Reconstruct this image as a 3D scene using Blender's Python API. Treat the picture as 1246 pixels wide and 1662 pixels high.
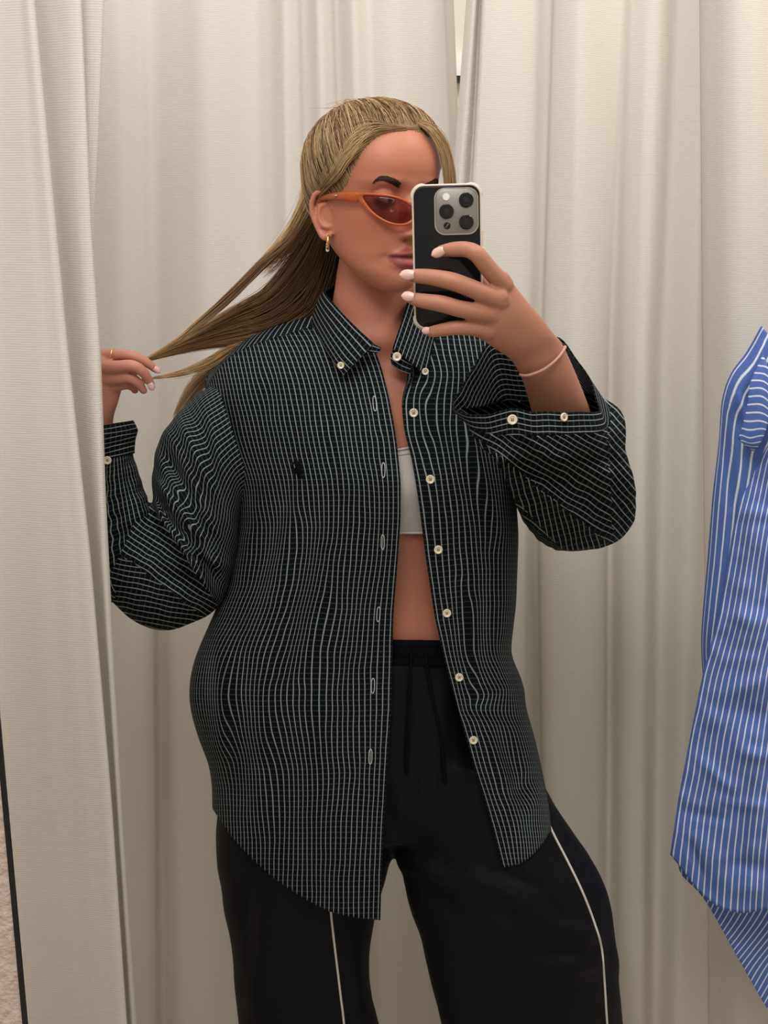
import bpy, math, random
import numpy as np
from mathutils import Matrix, Vector
from mathutils.bvhtree import BVHTree
from mathutils import noise as mnoise

for o in list(bpy.data.objects):
    bpy.data.objects.remove(o, do_unlink=True)
scene = bpy.context.scene
COL = scene.collection
rng = np.random.default_rng(7)
random.seed(7)

# ------------------------------------------------------------------ camera
W, H, F = 1246.0, 1662.0, 2200.0
PITCH = math.radians(12.5)
CAM = np.array([0.0, 0.0, 1.55])
cd = bpy.data.cameras.new('camera')
cam = bpy.data.objects.new('camera', cd)
COL.objects.link(cam)
cam.location = CAM
cam.rotation_euler = (math.pi / 2 - PITCH, 0, 0)
cd.sensor_fit = 'VERTICAL'
cd.sensor_height = 24.0
cd.lens = 24.0 * F / H
cd.clip_start = 0.02
scene.camera = cam
RC = np.array(Matrix.Rotation(math.pi / 2 - PITCH, 3, 'X'))

# ------------------------------------------------------------------ world + light + exposure
world = bpy.data.worlds.new('world')
scene.world = world
world.use_nodes = True
bg = world.node_tree.nodes['Background']
bg.inputs[0].default_value = (1.0, 0.985, 0.955, 1)
bg.inputs[1].default_value = 0.84


def area_light(name, loc, target, size, power, color, size_y=None):
    ld = bpy.data.lights.new(name, 'AREA')
    ld.energy = power
    ld.color = color
    ld.size = size
    if size_y:
        ld.shape = 'RECTANGLE'
        ld.size_y = size_y
    o = bpy.data.objects.new(name, ld)
    COL.objects.link(o)
    o.location = loc
    d = Vector(target) - Vector(loc)
    o.rotation_euler = d.to_track_quat('-Z', 'Y').to_euler()
    return o


area_light('overhead_light', (-0.05, 1.15, 3.2), (0, 1.75, 0.0), 1.1, 13, (1.0, 0.97, 0.93), 0.9)
area_light('overhead_light', (-0.25, 0.15, 2.75), (0, 2.0, 0.7), 0.9, 21, (1.0, 0.97, 0.93), 0.7)  # added frontal fill for face and curtains, standing in for light off the mirror
area_light('overhead_light', (0.95, 1.55, 2.7), (0.62, 2.15, 1.85), 0.25, 8, (1.0, 0.95, 0.88))
area_light('shop_lamp', (0.1, 3.0, 2.7), (0.1, 2.3, 0.5), 2.4, 11, (1.0, 0.97, 0.93), 0.5)
vs = scene.view_settings
vs.view_transform = 'Standard'
vs.look = 'None'
vs.exposure = 0.0
vs.gamma = 1.0
vs.use_curve_mapping = False


# ------------------------------------------------------------------ pixel <-> world helpers
def P(px, py, D):
    d = RC @ np.array([(px - W / 2) / F, -(py - H / 2) / F, -1.0])
    return CAM + d * (D / d[1])


def PV(px, py, D):
    """vectorised P: arrays -> (...,3)"""
    px, py, D = np.broadcast_arrays(np.asarray(px, float), np.asarray(py, float), np.asarray(D, float))
    d = np.stack([(px - W / 2) / F, -(py - H / 2) / F, -np.ones_like(px)], -1) @ RC.T
    return CAM + d * (D / d[..., 1])[..., None]


def proj(pts):
    q = (pts - CAM) @ RC
    return W / 2 - F * q[..., 0] / q[..., 2], H / 2 + F * q[..., 1] / q[..., 2]


def cr(pts, n, closed=False):
    """Catmull-Rom through pts (K,...) -> n samples"""
    p = np.asarray(pts, float)
    K = len(p)
    if closed:
        t = np.arange(n) * K / n
        i = np.floor(t).astype(int)
        f = t - i
        g = lambda k: p[(i + k) % K]
    else:
        t = np.linspace(0, K - 1, n)
        i = np.minimum(np.floor(t).astype(int), K - 2)
        f = t - i
        pe = np.concatenate([[2 * p[0] - p[1]], p, [2 * p[-1] - p[-2]]])
        g = lambda k: pe[i + k + 1]
    f = f.reshape((-1,) + (1,) * (p.ndim - 1))
    a, b, c, d = g(-1), g(0), g(1), g(2)
    return 0.5 * (2 * b + (c - a) * f + (2 * a - 5 * b + 4 * c - d) * f ** 2 + (3 * b - a - 3 * c + d) * f ** 3)


def ring(A, B, D, th, n=40, e=1.0, dd=0.0):
    """closed loop whose silhouette runs from pixel A (left) to B (right); starts left, front, right, back"""
    pa, pb = P(A[0], A[1], D - dd), P(B[0], B[1], D + dd)
    c, h = (pa + pb) / 2, (pb - pa) / 2
    v = c - CAM
    v /= np.linalg.norm(v)
    hn = h / np.linalg.norm(h)
    v = v - hn * (v @ hn)
    v /= np.linalg.norm(v)
    t = np.arange(n) * 2 * math.pi / n
    ct = np.sign(np.cos(t)) * np.abs(np.cos(t)) ** e
    st = np.sign(np.sin(t)) * np.abs(np.sin(t)) ** e
    return c - ct[:, None] * h - st[:, None] * v * th


def smooth01(x):
    x = np.clip(x, 0, 1)
    return x * x * (3 - 2 * x)


_tab = np.random.default_rng(3).random((64, 64))


def vnoise(x, y):
    """tileable smooth value noise in [-1,1]"""
    x = np.asarray(x, float); y = np.asarray(y, float)
    xi, yi = np.floor(x).astype(int), np.floor(y).astype(int)
    fx, fy = smooth01(x - xi), smooth01(y - yi)
    g = lambda a, b: _tab[a % 64, b % 64]
    r = (g(xi, yi) * (1 - fx) + g(xi + 1, yi) * fx) * (1 - fy) + (g(xi, yi + 1) * (1 - fx) + g(xi + 1, yi + 1) * fx) * fy
    return r * 2 - 1


def fold_field(px, py, folds):
    """sum of gaussian ridges along pixel segments: (x0,y0,x1,y1,width,amp)"""
    out = np.zeros_like(px)
    for x0, y0, x1, y1, w, a in folds:
        dx, dy = x1 - x0, y1 - y0
        L2 = dx * dx + dy * dy
        t = np.clip(((px - x0) * dx + (py - y0) * dy) / L2, 0, 1)
        d2 = (px - x0 - t * dx) ** 2 + (py - y0 - t * dy) ** 2
        out += a * np.exp(-d2 / (w * w)) * np.sin(math.pi * (0.15 + 0.7 * t))
    return out


# ------------------------------------------------------------------ mesh helpers
def empty(name, loc=(0, 0, 0), parent=None):
    o = bpy.data.objects.new(name, None)
    COL.objects.link(o)
    o.location = loc
    o.empty_display_size = 0.05
    if parent:
        o.parent = parent
        o.matrix_parent_inverse = parent.matrix_world.inverted()
    return o


def tag(o, label=None, cat=None, group=None, kind=None):
    if label: o['label'] = label
    if cat: o['category'] = cat
    if group: o['group'] = group
    if kind: o['kind'] = kind
    return o


def mesh(name, verts, faces, mat, parent=None, uv=None, col=None, smooth=True, solid=0.0, offset=0.0, subsurf=0, uvl=None):
    me = bpy.data.meshes.new(name)
    verts = np.asarray(verts, float).reshape(-1, 3)
    me.from_pydata(verts.tolist(), [], [tuple(int(k) for k in f) for f in faces])
    if smooth:
        me.polygons.foreach_set('use_smooth', np.ones(len(me.polygons), bool))
    if uv is not None:
        lay = me.uv_layers.new(name='UVMap')
        idx = np.zeros(len(me.loops), int)
        me.loops.foreach_get('vertex_index', idx)
        lay.data.foreach_set('uv', np.asarray(uv, float).reshape(-1, 2)[idx].ravel())
    if uvl is not None:
        lay = me.uv_layers.new(name='UVMap')
        lay.data.foreach_set('uv', np.asarray(uvl, float).ravel())
    if col is not None:
        a = me.color_attributes.new('Col', 'FLOAT_COLOR', 'POINT')
        c = np.ones((len(verts), 4))
        c[:, :3] = np.asarray(col).reshape(-1, 3)
        a.data.foreach_set('color', c.ravel())
    me.update()
    o = bpy.data.objects.new(name, me)
    COL.objects.link(o)
    if mat: me.materials.append(mat)
    if parent:
        bpy.context.view_layer.update()
        o.parent = parent
        o.matrix_parent_inverse = parent.matrix_world.inverted()
    if solid:
        m = o.modifiers.new('thickness', 'SOLIDIFY')
        m.thickness = solid
        m.offset = offset
    if subsurf:
        m = o.modifiers.new('sub', 'SUBSURF')
        m.levels = m.render_levels = subsurf
    return o


def grid_faces(r, c, wrap=False, base=0):
    f = []
    cc = c if wrap else c - 1
    for i in range(r - 1):
        for j in range(cc):
            j2 = (j + 1) % c
            f.append((base + i * c + j, base + i * c + j2, base + (i + 1) * c + j2, base + (i + 1) * c + j))
    return f


def loft(loops, rows):
    """loops (K,N,3) -> verts (rows,N,3)"""
    return cr(np.asarray(loops), rows)


def closed_loft(loops, rows):
    """loft with fan caps -> (verts, faces)"""
    g = loft(loops, rows)
    r, n = g.shape[:2]
    v = np.concatenate([g.reshape(-1, 3), [g[0].mean(0)], [g[-1].mean(0)]])
    f = grid_faces(r, n, True)
    a, b = r * n, r * n + 1
    f += [(a, (j + 1) % n, j) for j in range(n)]
    f += [(b, (r - 1) * n + j, (r - 1) * n + (j + 1) % n) for j in range(n)]
    return v, f


def tube(path, radii, n=12, rows=None, up=(0, 0, 1), sq=1.0):
    """round tube through world points with rounded ends -> (verts, faces)"""
    path = np.asarray(path, float)
    radii = np.asarray(radii, float)
    rows = rows or max(8, len(path) * 5)
    c = cr(path, rows)
    r = np.interp(np.linspace(0, len(path) - 1, rows), np.arange(len(path)), radii)
    t = np.gradient(c, axis=0)
    t /= np.linalg.norm(t, axis=1)[:, None] + 1e-12
    # rounded end caps
    add0 = [(c[0] - t[0] * r[0] * k, r[0] * math.sqrt(max(0, 1 - k * k))) for k in (0.98, 0.8, 0.5)]
    add1 = [(c[-1] + t[-1] * r[-1] * k, r[-1] * math.sqrt(max(0, 1 - k * k))) for k in (0.5, 0.8, 0.98)]
    c = np.concatenate([[a[0] for a in add0], c, [a[0] for a in add1]])
    r = np.concatenate([[a[1] for a in add0], r, [a[1] for a in add1]])
    t = np.concatenate([[t[0]] * 3, t, [t[-1]] * 3])
    # parallel transport frame
    u = np.cross(t[0], np.asarray(up, float))
    if np.linalg.norm(u) < 1e-3: u = np.cross(t[0], (1, 0, 0))
    u /= np.linalg.norm(u)
    an = np.arange(n) * 2 * math.pi / n
    V = []
    for i in range(len(c)):
        u = u - t[i] * (u @ t[i])
        u /= np.linalg.norm(u) + 1e-12
        w = np.cross(t[i], u)
        V.append(c[i] + r[i] * (np.cos(an)[:, None] * u + sq * np.sin(an)[:, None] * w))
    V = np.array(V)
    R = len(c)
    v = np.concatenate([V.reshape(-1, 3), [c[0]], [c[-1]]])
    f = grid_faces(R, n, True)
    f += [(R * n, (j + 1) % n, j) for j in range(n)]
    f += [(R * n + 1, (R - 1) * n + j, (R - 1) * n + (j + 1) % n) for j in range(n)]
    return v, f


def ellipsoid(c, ax, n=24, m=16):
    """ax: 3 axis vectors (scaled)"""
    ax = np.asarray(ax, float)
    V = []
    for i in range(m + 1):
        a = math.pi * i / m
        for j in range(n):
            b = 2 * math.pi * j / n
            V.append(np.asarray(c) + math.sin(a) * math.cos(b) * ax[0] + math.sin(a) * math.sin(b) * ax[1] + math.cos(a) * ax[2])
    return np.array(V), grid_faces(m + 1, n, True)


class Acc:
    def __init__(s): s.v = []; s.f = []; s.n = 0
    def add(s, vf):
        v, f = vf
        s.v.append(np.asarray(v, float))
        s.f += [tuple(k + s.n for k in q) for q in f]
        s.n += len(v)
    def V(s): return np.concatenate(s.v)


def bake(o):
    bpy.context.view_layer.update()
    dg = bpy.context.evaluated_depsgraph_get()
    me = bpy.data.meshes.new_from_object(o.evaluated_get(dg))
    old = o.data
    o.modifiers.clear()
    o.data = me
    bpy.data.meshes.remove(old)
    return o


def coords(o):
    a = np.zeros(len(o.data.vertices) * 3)
    o.data.vertices.foreach_get('co', a)
    return a.reshape(-1, 3)


def normals(o):
    a = np.zeros(len(o.data.vertices) * 3)
    o.data.vertices.foreach_get('normal', a)
    return a.reshape(-1, 3)


def setco(o, c):
    o.data.vertices.foreach_set('co', c.ravel())
    o.data.update()


def setcol(o, c):
    a = o.data.color_attributes.new('Col', 'FLOAT_COLOR', 'POINT')
    q = np.ones((len(c), 4)); q[:, :3] = c
    a.data.foreach_set('color', q.ravel())


# ------------------------------------------------------------------ materials
class NT:
    def __init__(s, name, rough=0.8, spec=0.3):
        s.m = bpy.data.materials.new(name)
        s.m.use_nodes = True
        s.t = s.m.node_tree
        s.b = s.t.nodes['Principled BSDF']
        s.b.inputs['Roughness'].default_value = rough
        s.b.inputs['Specular IOR Level'].default_value = spec
    def n(s, typ, **kw):
        x = s.t.nodes.new(typ)
        for k, v in kw.items(): setattr(x, k, v)
        return x
    def l(s, a, b): s.t.links.new(a, b)
    def math(s, op, a, b=None, c=None):
        x = s.n('ShaderNodeMath', operation=op)
        for i, v in enumerate((a, b, c)):
            if v is None: continue
            if isinstance(v, (int, float)): x.inputs[i].default_value = v
            else: s.l(v, x.inputs[i])
        return x.outputs[0]
    def mix(s, fac, a, b):
        x = s.n('ShaderNodeMix', data_type='RGBA')
        if isinstance(fac, (int, float)): x.inputs[0].default_value = fac
        else: s.l(fac, x.inputs[0])
        for i, v in ((6, a), (7, b)):
            if isinstance(v, (tuple, list)): x.inputs[i].default_value = (*v, 1)
            else: s.l(v, x.inputs[i])
        return x.outputs[2]
    def noise(s, scale, detail=3, vec=None):
        x = s.n('ShaderNodeTexNoise')
        x.inputs['Scale'].default_value = scale
        x.inputs['Detail'].default_value = detail
        if vec is not None: s.l(vec, x.inputs['Vector'])
        return x.outputs['Fac']
    def obj(s): return s.n('ShaderNodeTexCoord').outputs['Object']
    def uv(s): return s.n('ShaderNodeTexCoord').outputs['UV']
    def sep(s, v):
        x = s.n('ShaderNodeSeparateXYZ'); s.l(v, x.inputs[0]); return x.outputs
    def bump(s, h, strength=0.3, dist=0.002):
        x = s.n('ShaderNodeBump')
        x.inputs['Strength'].default_value = strength
        x.inputs['Distance'].default_value = dist
        s.l(h, x.inputs['Height']); s.l(x.outputs[0], s.b.inputs['Normal'])
    def color(s, c):
        if isinstance(c, tuple): s.b.inputs['Base Color'].default_value = (*c, 1)
        else: s.l(c, s.b.inputs['Base Color'])


def plain(name, c, rough=0.6, spec=0.4, var=0.12, scale=60.0, metal=0.0, bump=0.0):
    k = NT(name, rough, spec)
    nz = k.noise(scale, 3, k.obj())
    k.color(k.mix(nz, tuple(x * (1 - var) for x in c), tuple(min(1, x * (1 + var)) for x in c)))
    k.b.inputs['Metallic'].default_value = metal
    if bump: k.bump(nz, bump, 0.002)
    return k.m


def curtain_mat(name, c):
    k = NT(name, 0.9, 0.1)
    u, v, _ = k.sep(k.uv())
    mp = k.n('ShaderNodeCombineXYZ')
    k.l(k.math('MULTIPLY', u, 55.0), mp.inputs[0]); k.l(k.math('MULTIPLY', v, 420.0), mp.inputs[1])
    slub = k.noise(1.0, 3, mp.outputs[0])
    rib = k.math('SINE', k.math('MULTIPLY', v, 2 * math.pi / 0.0028))
    warp = k.math('SINE', k.math('MULTIPLY', u, 2 * math.pi / 0.0042))
    h = k.math('ADD', k.math('MULTIPLY', rib, 0.35), k.math('ADD', k.math('MULTIPLY', warp, 0.12), k.math('MULTIPLY', slub, 1.6)))
    k.bump(h, 0.22, 0.001)
    big = k.noise(3.0, 2, k.obj())
    f = k.math('ADD', k.math('MULTIPLY', slub, 0.7), k.math('MULTIPLY', big, 0.3))
    k.color(k.mix(f, tuple(x * 0.92 for x in c), tuple(min(1, x * 1.06) for x in c)))
    # a little light passes through the weave
    tr = k.n('ShaderNodeBsdfTranslucent'); tr.inputs[0].default_value = (*c, 1)
    mx = k.n('ShaderNodeMixShader'); mx.inputs[0].default_value = 0.32
    k.l(k.b.outputs[0], mx.inputs[1]); k.l(tr.outputs[0], mx.inputs[2])
    k.l(mx.outputs[0], k.t.nodes['Material Output'].inputs[0])
    return k.m


def check_mat(name, base, vline, hline, pu, pv, wu, wv, rough=0.85, crinkle=0.25):
    """woven check: vertical stripes every pu metres, horizontal every pv"""
    k = NT(name, rough, 0.06)
    u, v, _ = k.sep(k.uv())
    nz = k.noise(38.0, 3, k.uv())
    jit = k.math('MULTIPLY', k.math('SUBTRACT', nz, 0.5), 0.0011)
    fu = k.math('ABSOLUTE', k.math('SUBTRACT', k.math('FRACT', k.math('DIVIDE', k.math('ADD', u, jit), pu)), 0.5))
    su = k.n('ShaderNodeMapRange'); k.l(fu, su.inputs[0])
    su.inputs[1].default_value = wu * 0.5 + 0.035; su.inputs[2].default_value = wu * 0.5 - 0.035
    thread = k.noise(900.0, 2, k.uv())
    col = k.mix(k.math('MULTIPLY', thread, 0.6), base, tuple(x * 1.7 for x in base))
    if hline is not None:
        fv = k.math('ABSOLUTE', k.math('SUBTRACT', k.math('FRACT', k.math('DIVIDE', k.math('ADD', v, jit), pv)), 0.5))
        sv = k.n('ShaderNodeMapRange'); k.l(fv, sv.inputs[0])
        sv.inputs[1].default_value = wv * 0.5 + 0.03; sv.inputs[2].default_value = wv * 0.5 - 0.03
        col = k.mix(sv.outputs[0], col, hline)
    lc = k.mix(thread, tuple(x * 0.75 for x in vline), tuple(min(1, x * 1.2) for x in vline))
    col = k.mix(su.outputs[0], col, lc)
    k.color(col)
    k.bump(k.noise(160.0, 3, k.uv()), crinkle, 0.0015)
    return k.m


M = {}
M['curtain'] = curtain_mat('curtain_weave', (0.815, 0.785, 0.735))
M['check'] = check_mat('dark_check_cotton', (0.0030, 0.0042, 0.0055), (0.27, 0.305, 0.30), (0.032, 0.044, 0.051), 0.0065, 0.0069, 0.15, 0.15)
M['blue'] = check_mat('blue_stripe_cotton', (0.075, 0.128, 0.36), (0.70, 0.74, 0.83), None, 0.0088, 0.01, 0.2, 0.2, 0.75, 0.35)
M['trouser'] = plain('charcoal_jersey', (0.0032, 0.0033, 0.0056), 0.62, 0.14, 0.2, 300, bump=0.15)
M['waist'] = plain('navy_elastic', (0.0025, 0.0025, 0.005), 0.85, 0.08, 0.2, 200)
M['piping'] = plain('white_piping', (0.60, 0.57, 0.53), 0.7, 0.2, 0.08, 400)
M['white_top'] = plain('white_jersey', (0.55, 0.52, 0.50), 0.8, 0.2, 0.06, 500, bump=0.1)
M['button'] = plain('pearl_button', (0.72, 0.64, 0.50), 0.3, 0.5, 0.12, 200)
M['thread'] = plain('buttonhole_thread', (0.50, 0.53, 0.52), 0.8, 0.2, 0.1, 900)
M['emblem'] = plain('black_embroidery', (0.0022, 0.0025, 0.003), 0.9, 0.1, 0.2, 900)
M['brow'] = plain('dark_brow_hair', (0.035, 0.018, 0.012), 0.6, 0.3, 0.2, 300)
M['nail'] = plain('pale_pink_nail', (0.74, 0.47, 0.42), 0.18, 0.6, 0.05, 60)
M['gold'] = plain('gold', (0.85, 0.50, 0.22), 0.25, 0.5, 0.06, 100, metal=1.0)
M['gem'] = plain('clear_gem', (0.9, 0.86, 0.82), 0.08, 1.0, 0.15, 500)
M['bracelet'] = plain('rose_cord', (0.50, 0.27, 0.215), 0.5, 0.4, 0.25, 900, bump=0.4)
M['carpet'] = plain('beige_carpet', (0.62, 0.56, 0.50), 0.95, 0.1, 0.2, 250, bump=0.6)
M['plaster'] = plain('rough_plaster', (0.62, 0.52, 0.46), 0.95, 0.1, 0.25, 190, bump=1.0)
M['wall'] = plain('pale_wall', (0.66, 0.61, 0.54), 0.9, 0.1, 0.04, 8)
M['white_paint'] = plain('white_paint', (0.90, 0.88, 0.84), 0.7, 0.2, 0.03, 8)
M['black'] = plain('black_plastic', (0.008, 0.008, 0.009), 0.4, 0.4, 0.2, 80)
M['wood'] = plain('pale_wood', (0.5, 0.36, 0.22), 0.5, 0.3, 0.2, 30)
M['steel'] = plain('steel', (0.6, 0.6, 0.6), 0.3, 0.5, 0.05, 50, metal=1.0)


def vcol_mat(name, rough, spec, sss=0.0, bump=0.0, bscale=400.0, aniso=False):
    k = NT(name, rough, spec)
    a = k.n('ShaderNodeVertexColor'); a.layer_name = 'Col'
    nz = k.noise(bscale, 3, k.obj())
    hsv = k.n('ShaderNodeHueSaturation')
    k.l(a.outputs[0], hsv.inputs['Color'])
    k.l(k.math('ADD', k.math('MULTIPLY', nz, 0.16), 0.92), hsv.inputs['Value'])
    k.color(hsv.outputs[0])
    if sss:
        k.b.inputs['Subsurface Weight'].default_value = sss
        k.b.inputs['Subsurface Radius'].default_value = (0.010, 0.004, 0.002)
        k.b.inputs['Subsurface Scale'].default_value = 0.5
    if bump: k.bump(nz, bump, 0.0006)
    return k.m


M['skin'] = vcol_mat('skin', 0.48, 0.35, 0.25, 0.12, 500)
M['hair'] = vcol_mat('blond_hair', 0.42, 0.35, 0, 0, 200)

# ================================================================== SETTING
def quad_prism(name, x0, x1, y0, y1, z0, z1, mat, parent=None):
    v = [(x, y, z) for z in (z0, z1) for y in (y0, y1) for x in (x0, x1)]
    f = [(0, 2, 3, 1), (4, 5, 7, 6), (0, 1, 5, 4), (2, 6, 7, 3), (0, 4, 6, 2), (1, 3, 7, 5)]
    return mesh(name, v, f, mat, parent, smooth=False)


tag(quad_prism('floor', -2.2, 2.2, -0.8, 3.6, -0.05, 0, M['carpet']), 'beige carpet floor of the fitting room', 'floor', kind='structure')
wb = tag(quad_prism('wall_back', -2.2, 2.2, 3.4, 3.5, 0, 3.0, M['wall']), 'pale shop wall beyond the gap in the curtains', 'wall', kind='structure')
# white board with a small black fitting, seen through the gap
pt, pb_ = P(749, 87, 3.33), P(743, 330, 3.33)
quad_prism('wall_board', pt[0] - 0.35, pt[0] + 0.35, 3.36, 3.4, pb_[2], pt[2], M['white_paint'], wb)
q = P(744, 127, 3.3)
quad_prism('wall_bracket', q[0] - 0.03, q[0] + 0.03, 3.30, 3.36, q[2] - 0.006, q[2] + 0.006, M['black'], wb)

for nm, bx_ in (('wall_front', (-1.6, 1.6, -1.0, -0.9)), ('wall_right', (1.5, 1.6, -0.9, 3.4)), ('wall_side', (-1.6, -1.5, -0.9, 3.4))):  # unseen walls, added so the ambient light falls mostly from above
    tag(quad_prism(nm, bx_[0], bx_[1], bx_[2], bx_[3], 0, 2.9, M['wall']), {'wall_front': 'unseen pale wall added behind the viewer', 'wall_right': 'unseen pale wall added beside the blue shirt', 'wall_side': 'unseen pale wall added beyond the near curtain'}[nm], 'wall', kind='structure')

# the mirror's black edge and the rough wall it hangs on, at the lower left
e0, e1 = P(-2, 1190, 0.76), P(41, 1662, 0.76)
d = (e1 - e0) / (e0[2] - e1[2])
za, zb = 1.9, 0.05
pa = e0 + d * (e0[2] - za); pb2 = e0 + d * (e0[2] - zb)
w = 0.0028
vv = []
for p in (pa, pb2):
    for dx, dy in ((-w / 2, -0.0015), (w / 2, -0.0015), (w / 2, 0.0015), (-w / 2, 0.0015)):
        vv.append((p[0] + dx, p[1] + dy, p[2]))
tag(mesh('trim_1', vv, [(0, 1, 5, 4), (1, 2, 6, 5), (2, 3, 7, 6), (3, 0, 4, 7), (0, 3, 2, 1), (4, 5, 6, 7)], M['black'], smooth=False),
    'thin black mirror edge at the lower left', 'trim', kind='structure')
vv = []
for p in (pa, pb2):
    for dx, dy in ((-0.9, 0.0), (-w / 2, 0.0), (-w / 2, 0.012), (-0.9, 0.012)):
        vv.append((p[0] + dx, p[1] + dy, p[2]))
tag(mesh('wall_left', vv, [(0, 1, 5, 4), (1, 2, 6, 5), (2, 3, 7, 6), (3, 0, 4, 7), (0, 3, 2, 1), (4, 5, 6, 7)], M['plaster'], smooth=False),
    'rough pinkish plaster wall beside the mirror edge', 'wall', kind='structure')


def curtain(name, keys, y0, y1, label, D0, rows=90, sub=8, fold=1.0):
    """keys: (polyline [(py,px),...], depth offset) left to right; cloth hung through them"""
    ys = np.linspace(y0, y1, rows)
    K = []
    for pl, dof in keys:
        pl = sorted(pl)
        yy = [a for a, b in pl]; xx = [b for a, b in pl]
        x = np.interp(ys, yy, xx)
        if len(pl) > 1:   # extrapolate beyond the traced range
            s0 = (xx[1] - xx[0]) / (yy[1] - yy[0]); s1 = (xx[-1] - xx[-2]) / (yy[-1] - yy[-2])
            x = np.where(ys < yy[0], xx[0] + (ys - yy[0]) * s0, x)
            x = np.where(ys > yy[-1], xx[-1] + (ys - yy[-1]) * s1, x)
        if isinstance(dof, (list, tuple)):
            dd = np.interp(ys, [a for a, b in dof], [b for a, b in dof])
        else:
            dd = np.full(rows, dof)
        dd = dd * fold
        K.append(np.stack([x, ys, D0 + dd], -1))
    K = np.array(K)                                   # keys x rows x 3
    n = (len(K) - 1) * sub + 1
    G = cr(K, n).transpose(1, 0, 2)                    # rows x n
    pts = PV(G[..., 0], G[..., 1], G[..., 2])
    # soft irregularity of hanging cloth
    sx = np.linspace(0, len(K) * 1.3, n)[None, :]
    sy = np.linspace(0, 2.0, rows)[:, None]
    pts[..., 1] += 0.003 * vnoise(sx * 0.9 + 3, sy * 1.2) + 0.0012 * vnoise(sx * 2.3, sy * 1.7 + 9)
    mid = pts[rows // 3]
    u = np.concatenate([[0], np.cumsum(np.linalg.norm(np.diff(mid, axis=0), axis=1))])
    uv = np.stack([np.broadcast_to(u, (rows, n)), pts[..., 2]], -1)
    o = mesh(name, pts, grid_faces(rows, n), M['curtain'], None, uv, solid=0.0016)
    return tag(o, label, 'curtain')


# near curtain, left
curtain('curtain', [
    ([(0, -420), (1662, -420)], -0.02), ([(0, -300), (1662, -250)], 0.02), ([(0, -170), (1662, -120)], -0.02),
    ([(0, -60), (1662, 30)], 0.012), ([(0, 20), (560, 60), (1662, 130)], 0.0),
    ([(0, 46), (560, 98), (900, 135), (1300, 170), (1662, 196)], -0.010),
    ([(0, 55), (560, 108), (900, 145), (1300, 180), (1662, 205)], 0.004),
    ([(0, 40), (560, 92), (900, 130), (1300, 166), (1662, 192)], 0.045),
    ([(0, 62), (560, 112), (900, 147), (1300, 182), (1662, 206)], 0.055),
    ([(0, 118), (380, 138), (560, 150), (900, 166), (1350, 193), (1662, 213)], 0.035),
    ([(0, 131), (380, 148), (560, 162), (800, 170), (1000, 180), (1350, 199), (1662, 221)], 0.045),
    ([(0, 124), (380, 140), (560, 152), (800, 160), (1350, 190), (1662, 212)], 0.07),
    ([(0, 158), (200, 152), (380, 146), (560, 140), (1662, 200)], 0.075),
    ([(0, 165), (200, 158), (380, 150), (560, 142), (1662, 200)], 0.08),
    ([(0, 120), (1662, 150)], 0.09),
], -420, 2140, 'off-white woven curtain hanging nearest, at left, hiding part of a hand', 1.60)

# curtains behind the person
curtain('curtain', [
    ([(0, -150), (1662, -120)], 0.02), ([(0, 40), (1662, 60)], -0.02), ([(0, 130), (1662, 150)], 0.0), ([(0, 190), (1662, 205)], -0.02), ([(0, 225), (1662, 240)], 0.0),
    ([(0, 250), (1662, 268)], [(0, 0.01), (700, 0.02), (1100, 0.05)]), ([(0, 285), (1662, 300)], -0.005),
    ([(0, 330), (1662, 345)], -0.025), ([(0, 385), (1662, 400)], 0.0),
    ([(0, 432), (1662, 450)], 0.018), ([(0, 462), (1662, 490)], -0.012), ([(0, 492), (1662, 530)], 0.016),
    ([(0, 518), (1662, 560)], -0.012), ([(0, 545), (1662, 590)], 0.016), ([(0, 573), (1662, 620)], -0.014), ([(0, 600), (1662, 650)], 0.010),
    ([(0, 640), (1662, 690)], 0.0), ([(0, 690), (260, 700), (1662, 720)], -0.012), ([(0, 716), (260, 726), (1662, 740)], -0.006),
    ([(0, 722), (200, 732), (1662, 748)], 0.01), ([(0, 735), (178, 742), (300, 746), (1662, 770)], 0.035), ([(0, 730), (178, 738), (300, 742), (1662, 765)], 0.05),
], -420, 1716, 'off-white woven curtain hanging behind the long blond hair', 2.265, fold=.95)

curtain('curtain', [
    ([(0, 768), (178, 754), (300, 748), (1662, 760)], 0.03),
    ([(0, 757), (178, 743.5), (300, 735), (1662, 740)], 0.015), ([(0, 770), (178, 757), (300, 746), (1662, 760)], 0.0), ([(0, 779), (150, 772), (300, 764), (1662, 770)], 0.022),
    ([(0, 786), (150, 779), (300, 770), (1662, 785)], -0.008), ([(0, 810), (1662, 805)], 0.0), ([(0, 850), (1662, 835)], 0.008),
    ([(0, 892), (280, 884), (560, 876), (900, 871), (1662, 880)], [(0, 0.025), (700, 0.035), (1200, 0.05)]),
    ([(0, 904), (280, 896), (560, 888), (900, 884), (1662, 895)], -0.008), ([(0, 945), (560, 935), (1662, 925)], -0.03),
    ([(0, 985), (560, 972), (1662, 962)], 0.0), ([(0, 1010), (560, 990), (1662, 985)], [(0, 0.015), (900, 0.045)]),
    ([(0, 1030), (560, 1014), (1662, 1010)], 0.0), ([(0, 1065), (560, 1045), (1662, 1040)], -0.02),
    ([(0, 1100), (560, 1075), (1662, 1062)], [(0, 0.005), (900, 0.03)]), ([(0, 1135), (1662, 1100)], -0.01),
    ([(0, 1146), (1662, 1140)], 0.005), ([(0, 1144), (1662, 1150)], 0.02),
], -420, 1716, 'off-white woven curtain hanging behind the raised phone hand', 2.20, fold=.95)

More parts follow.
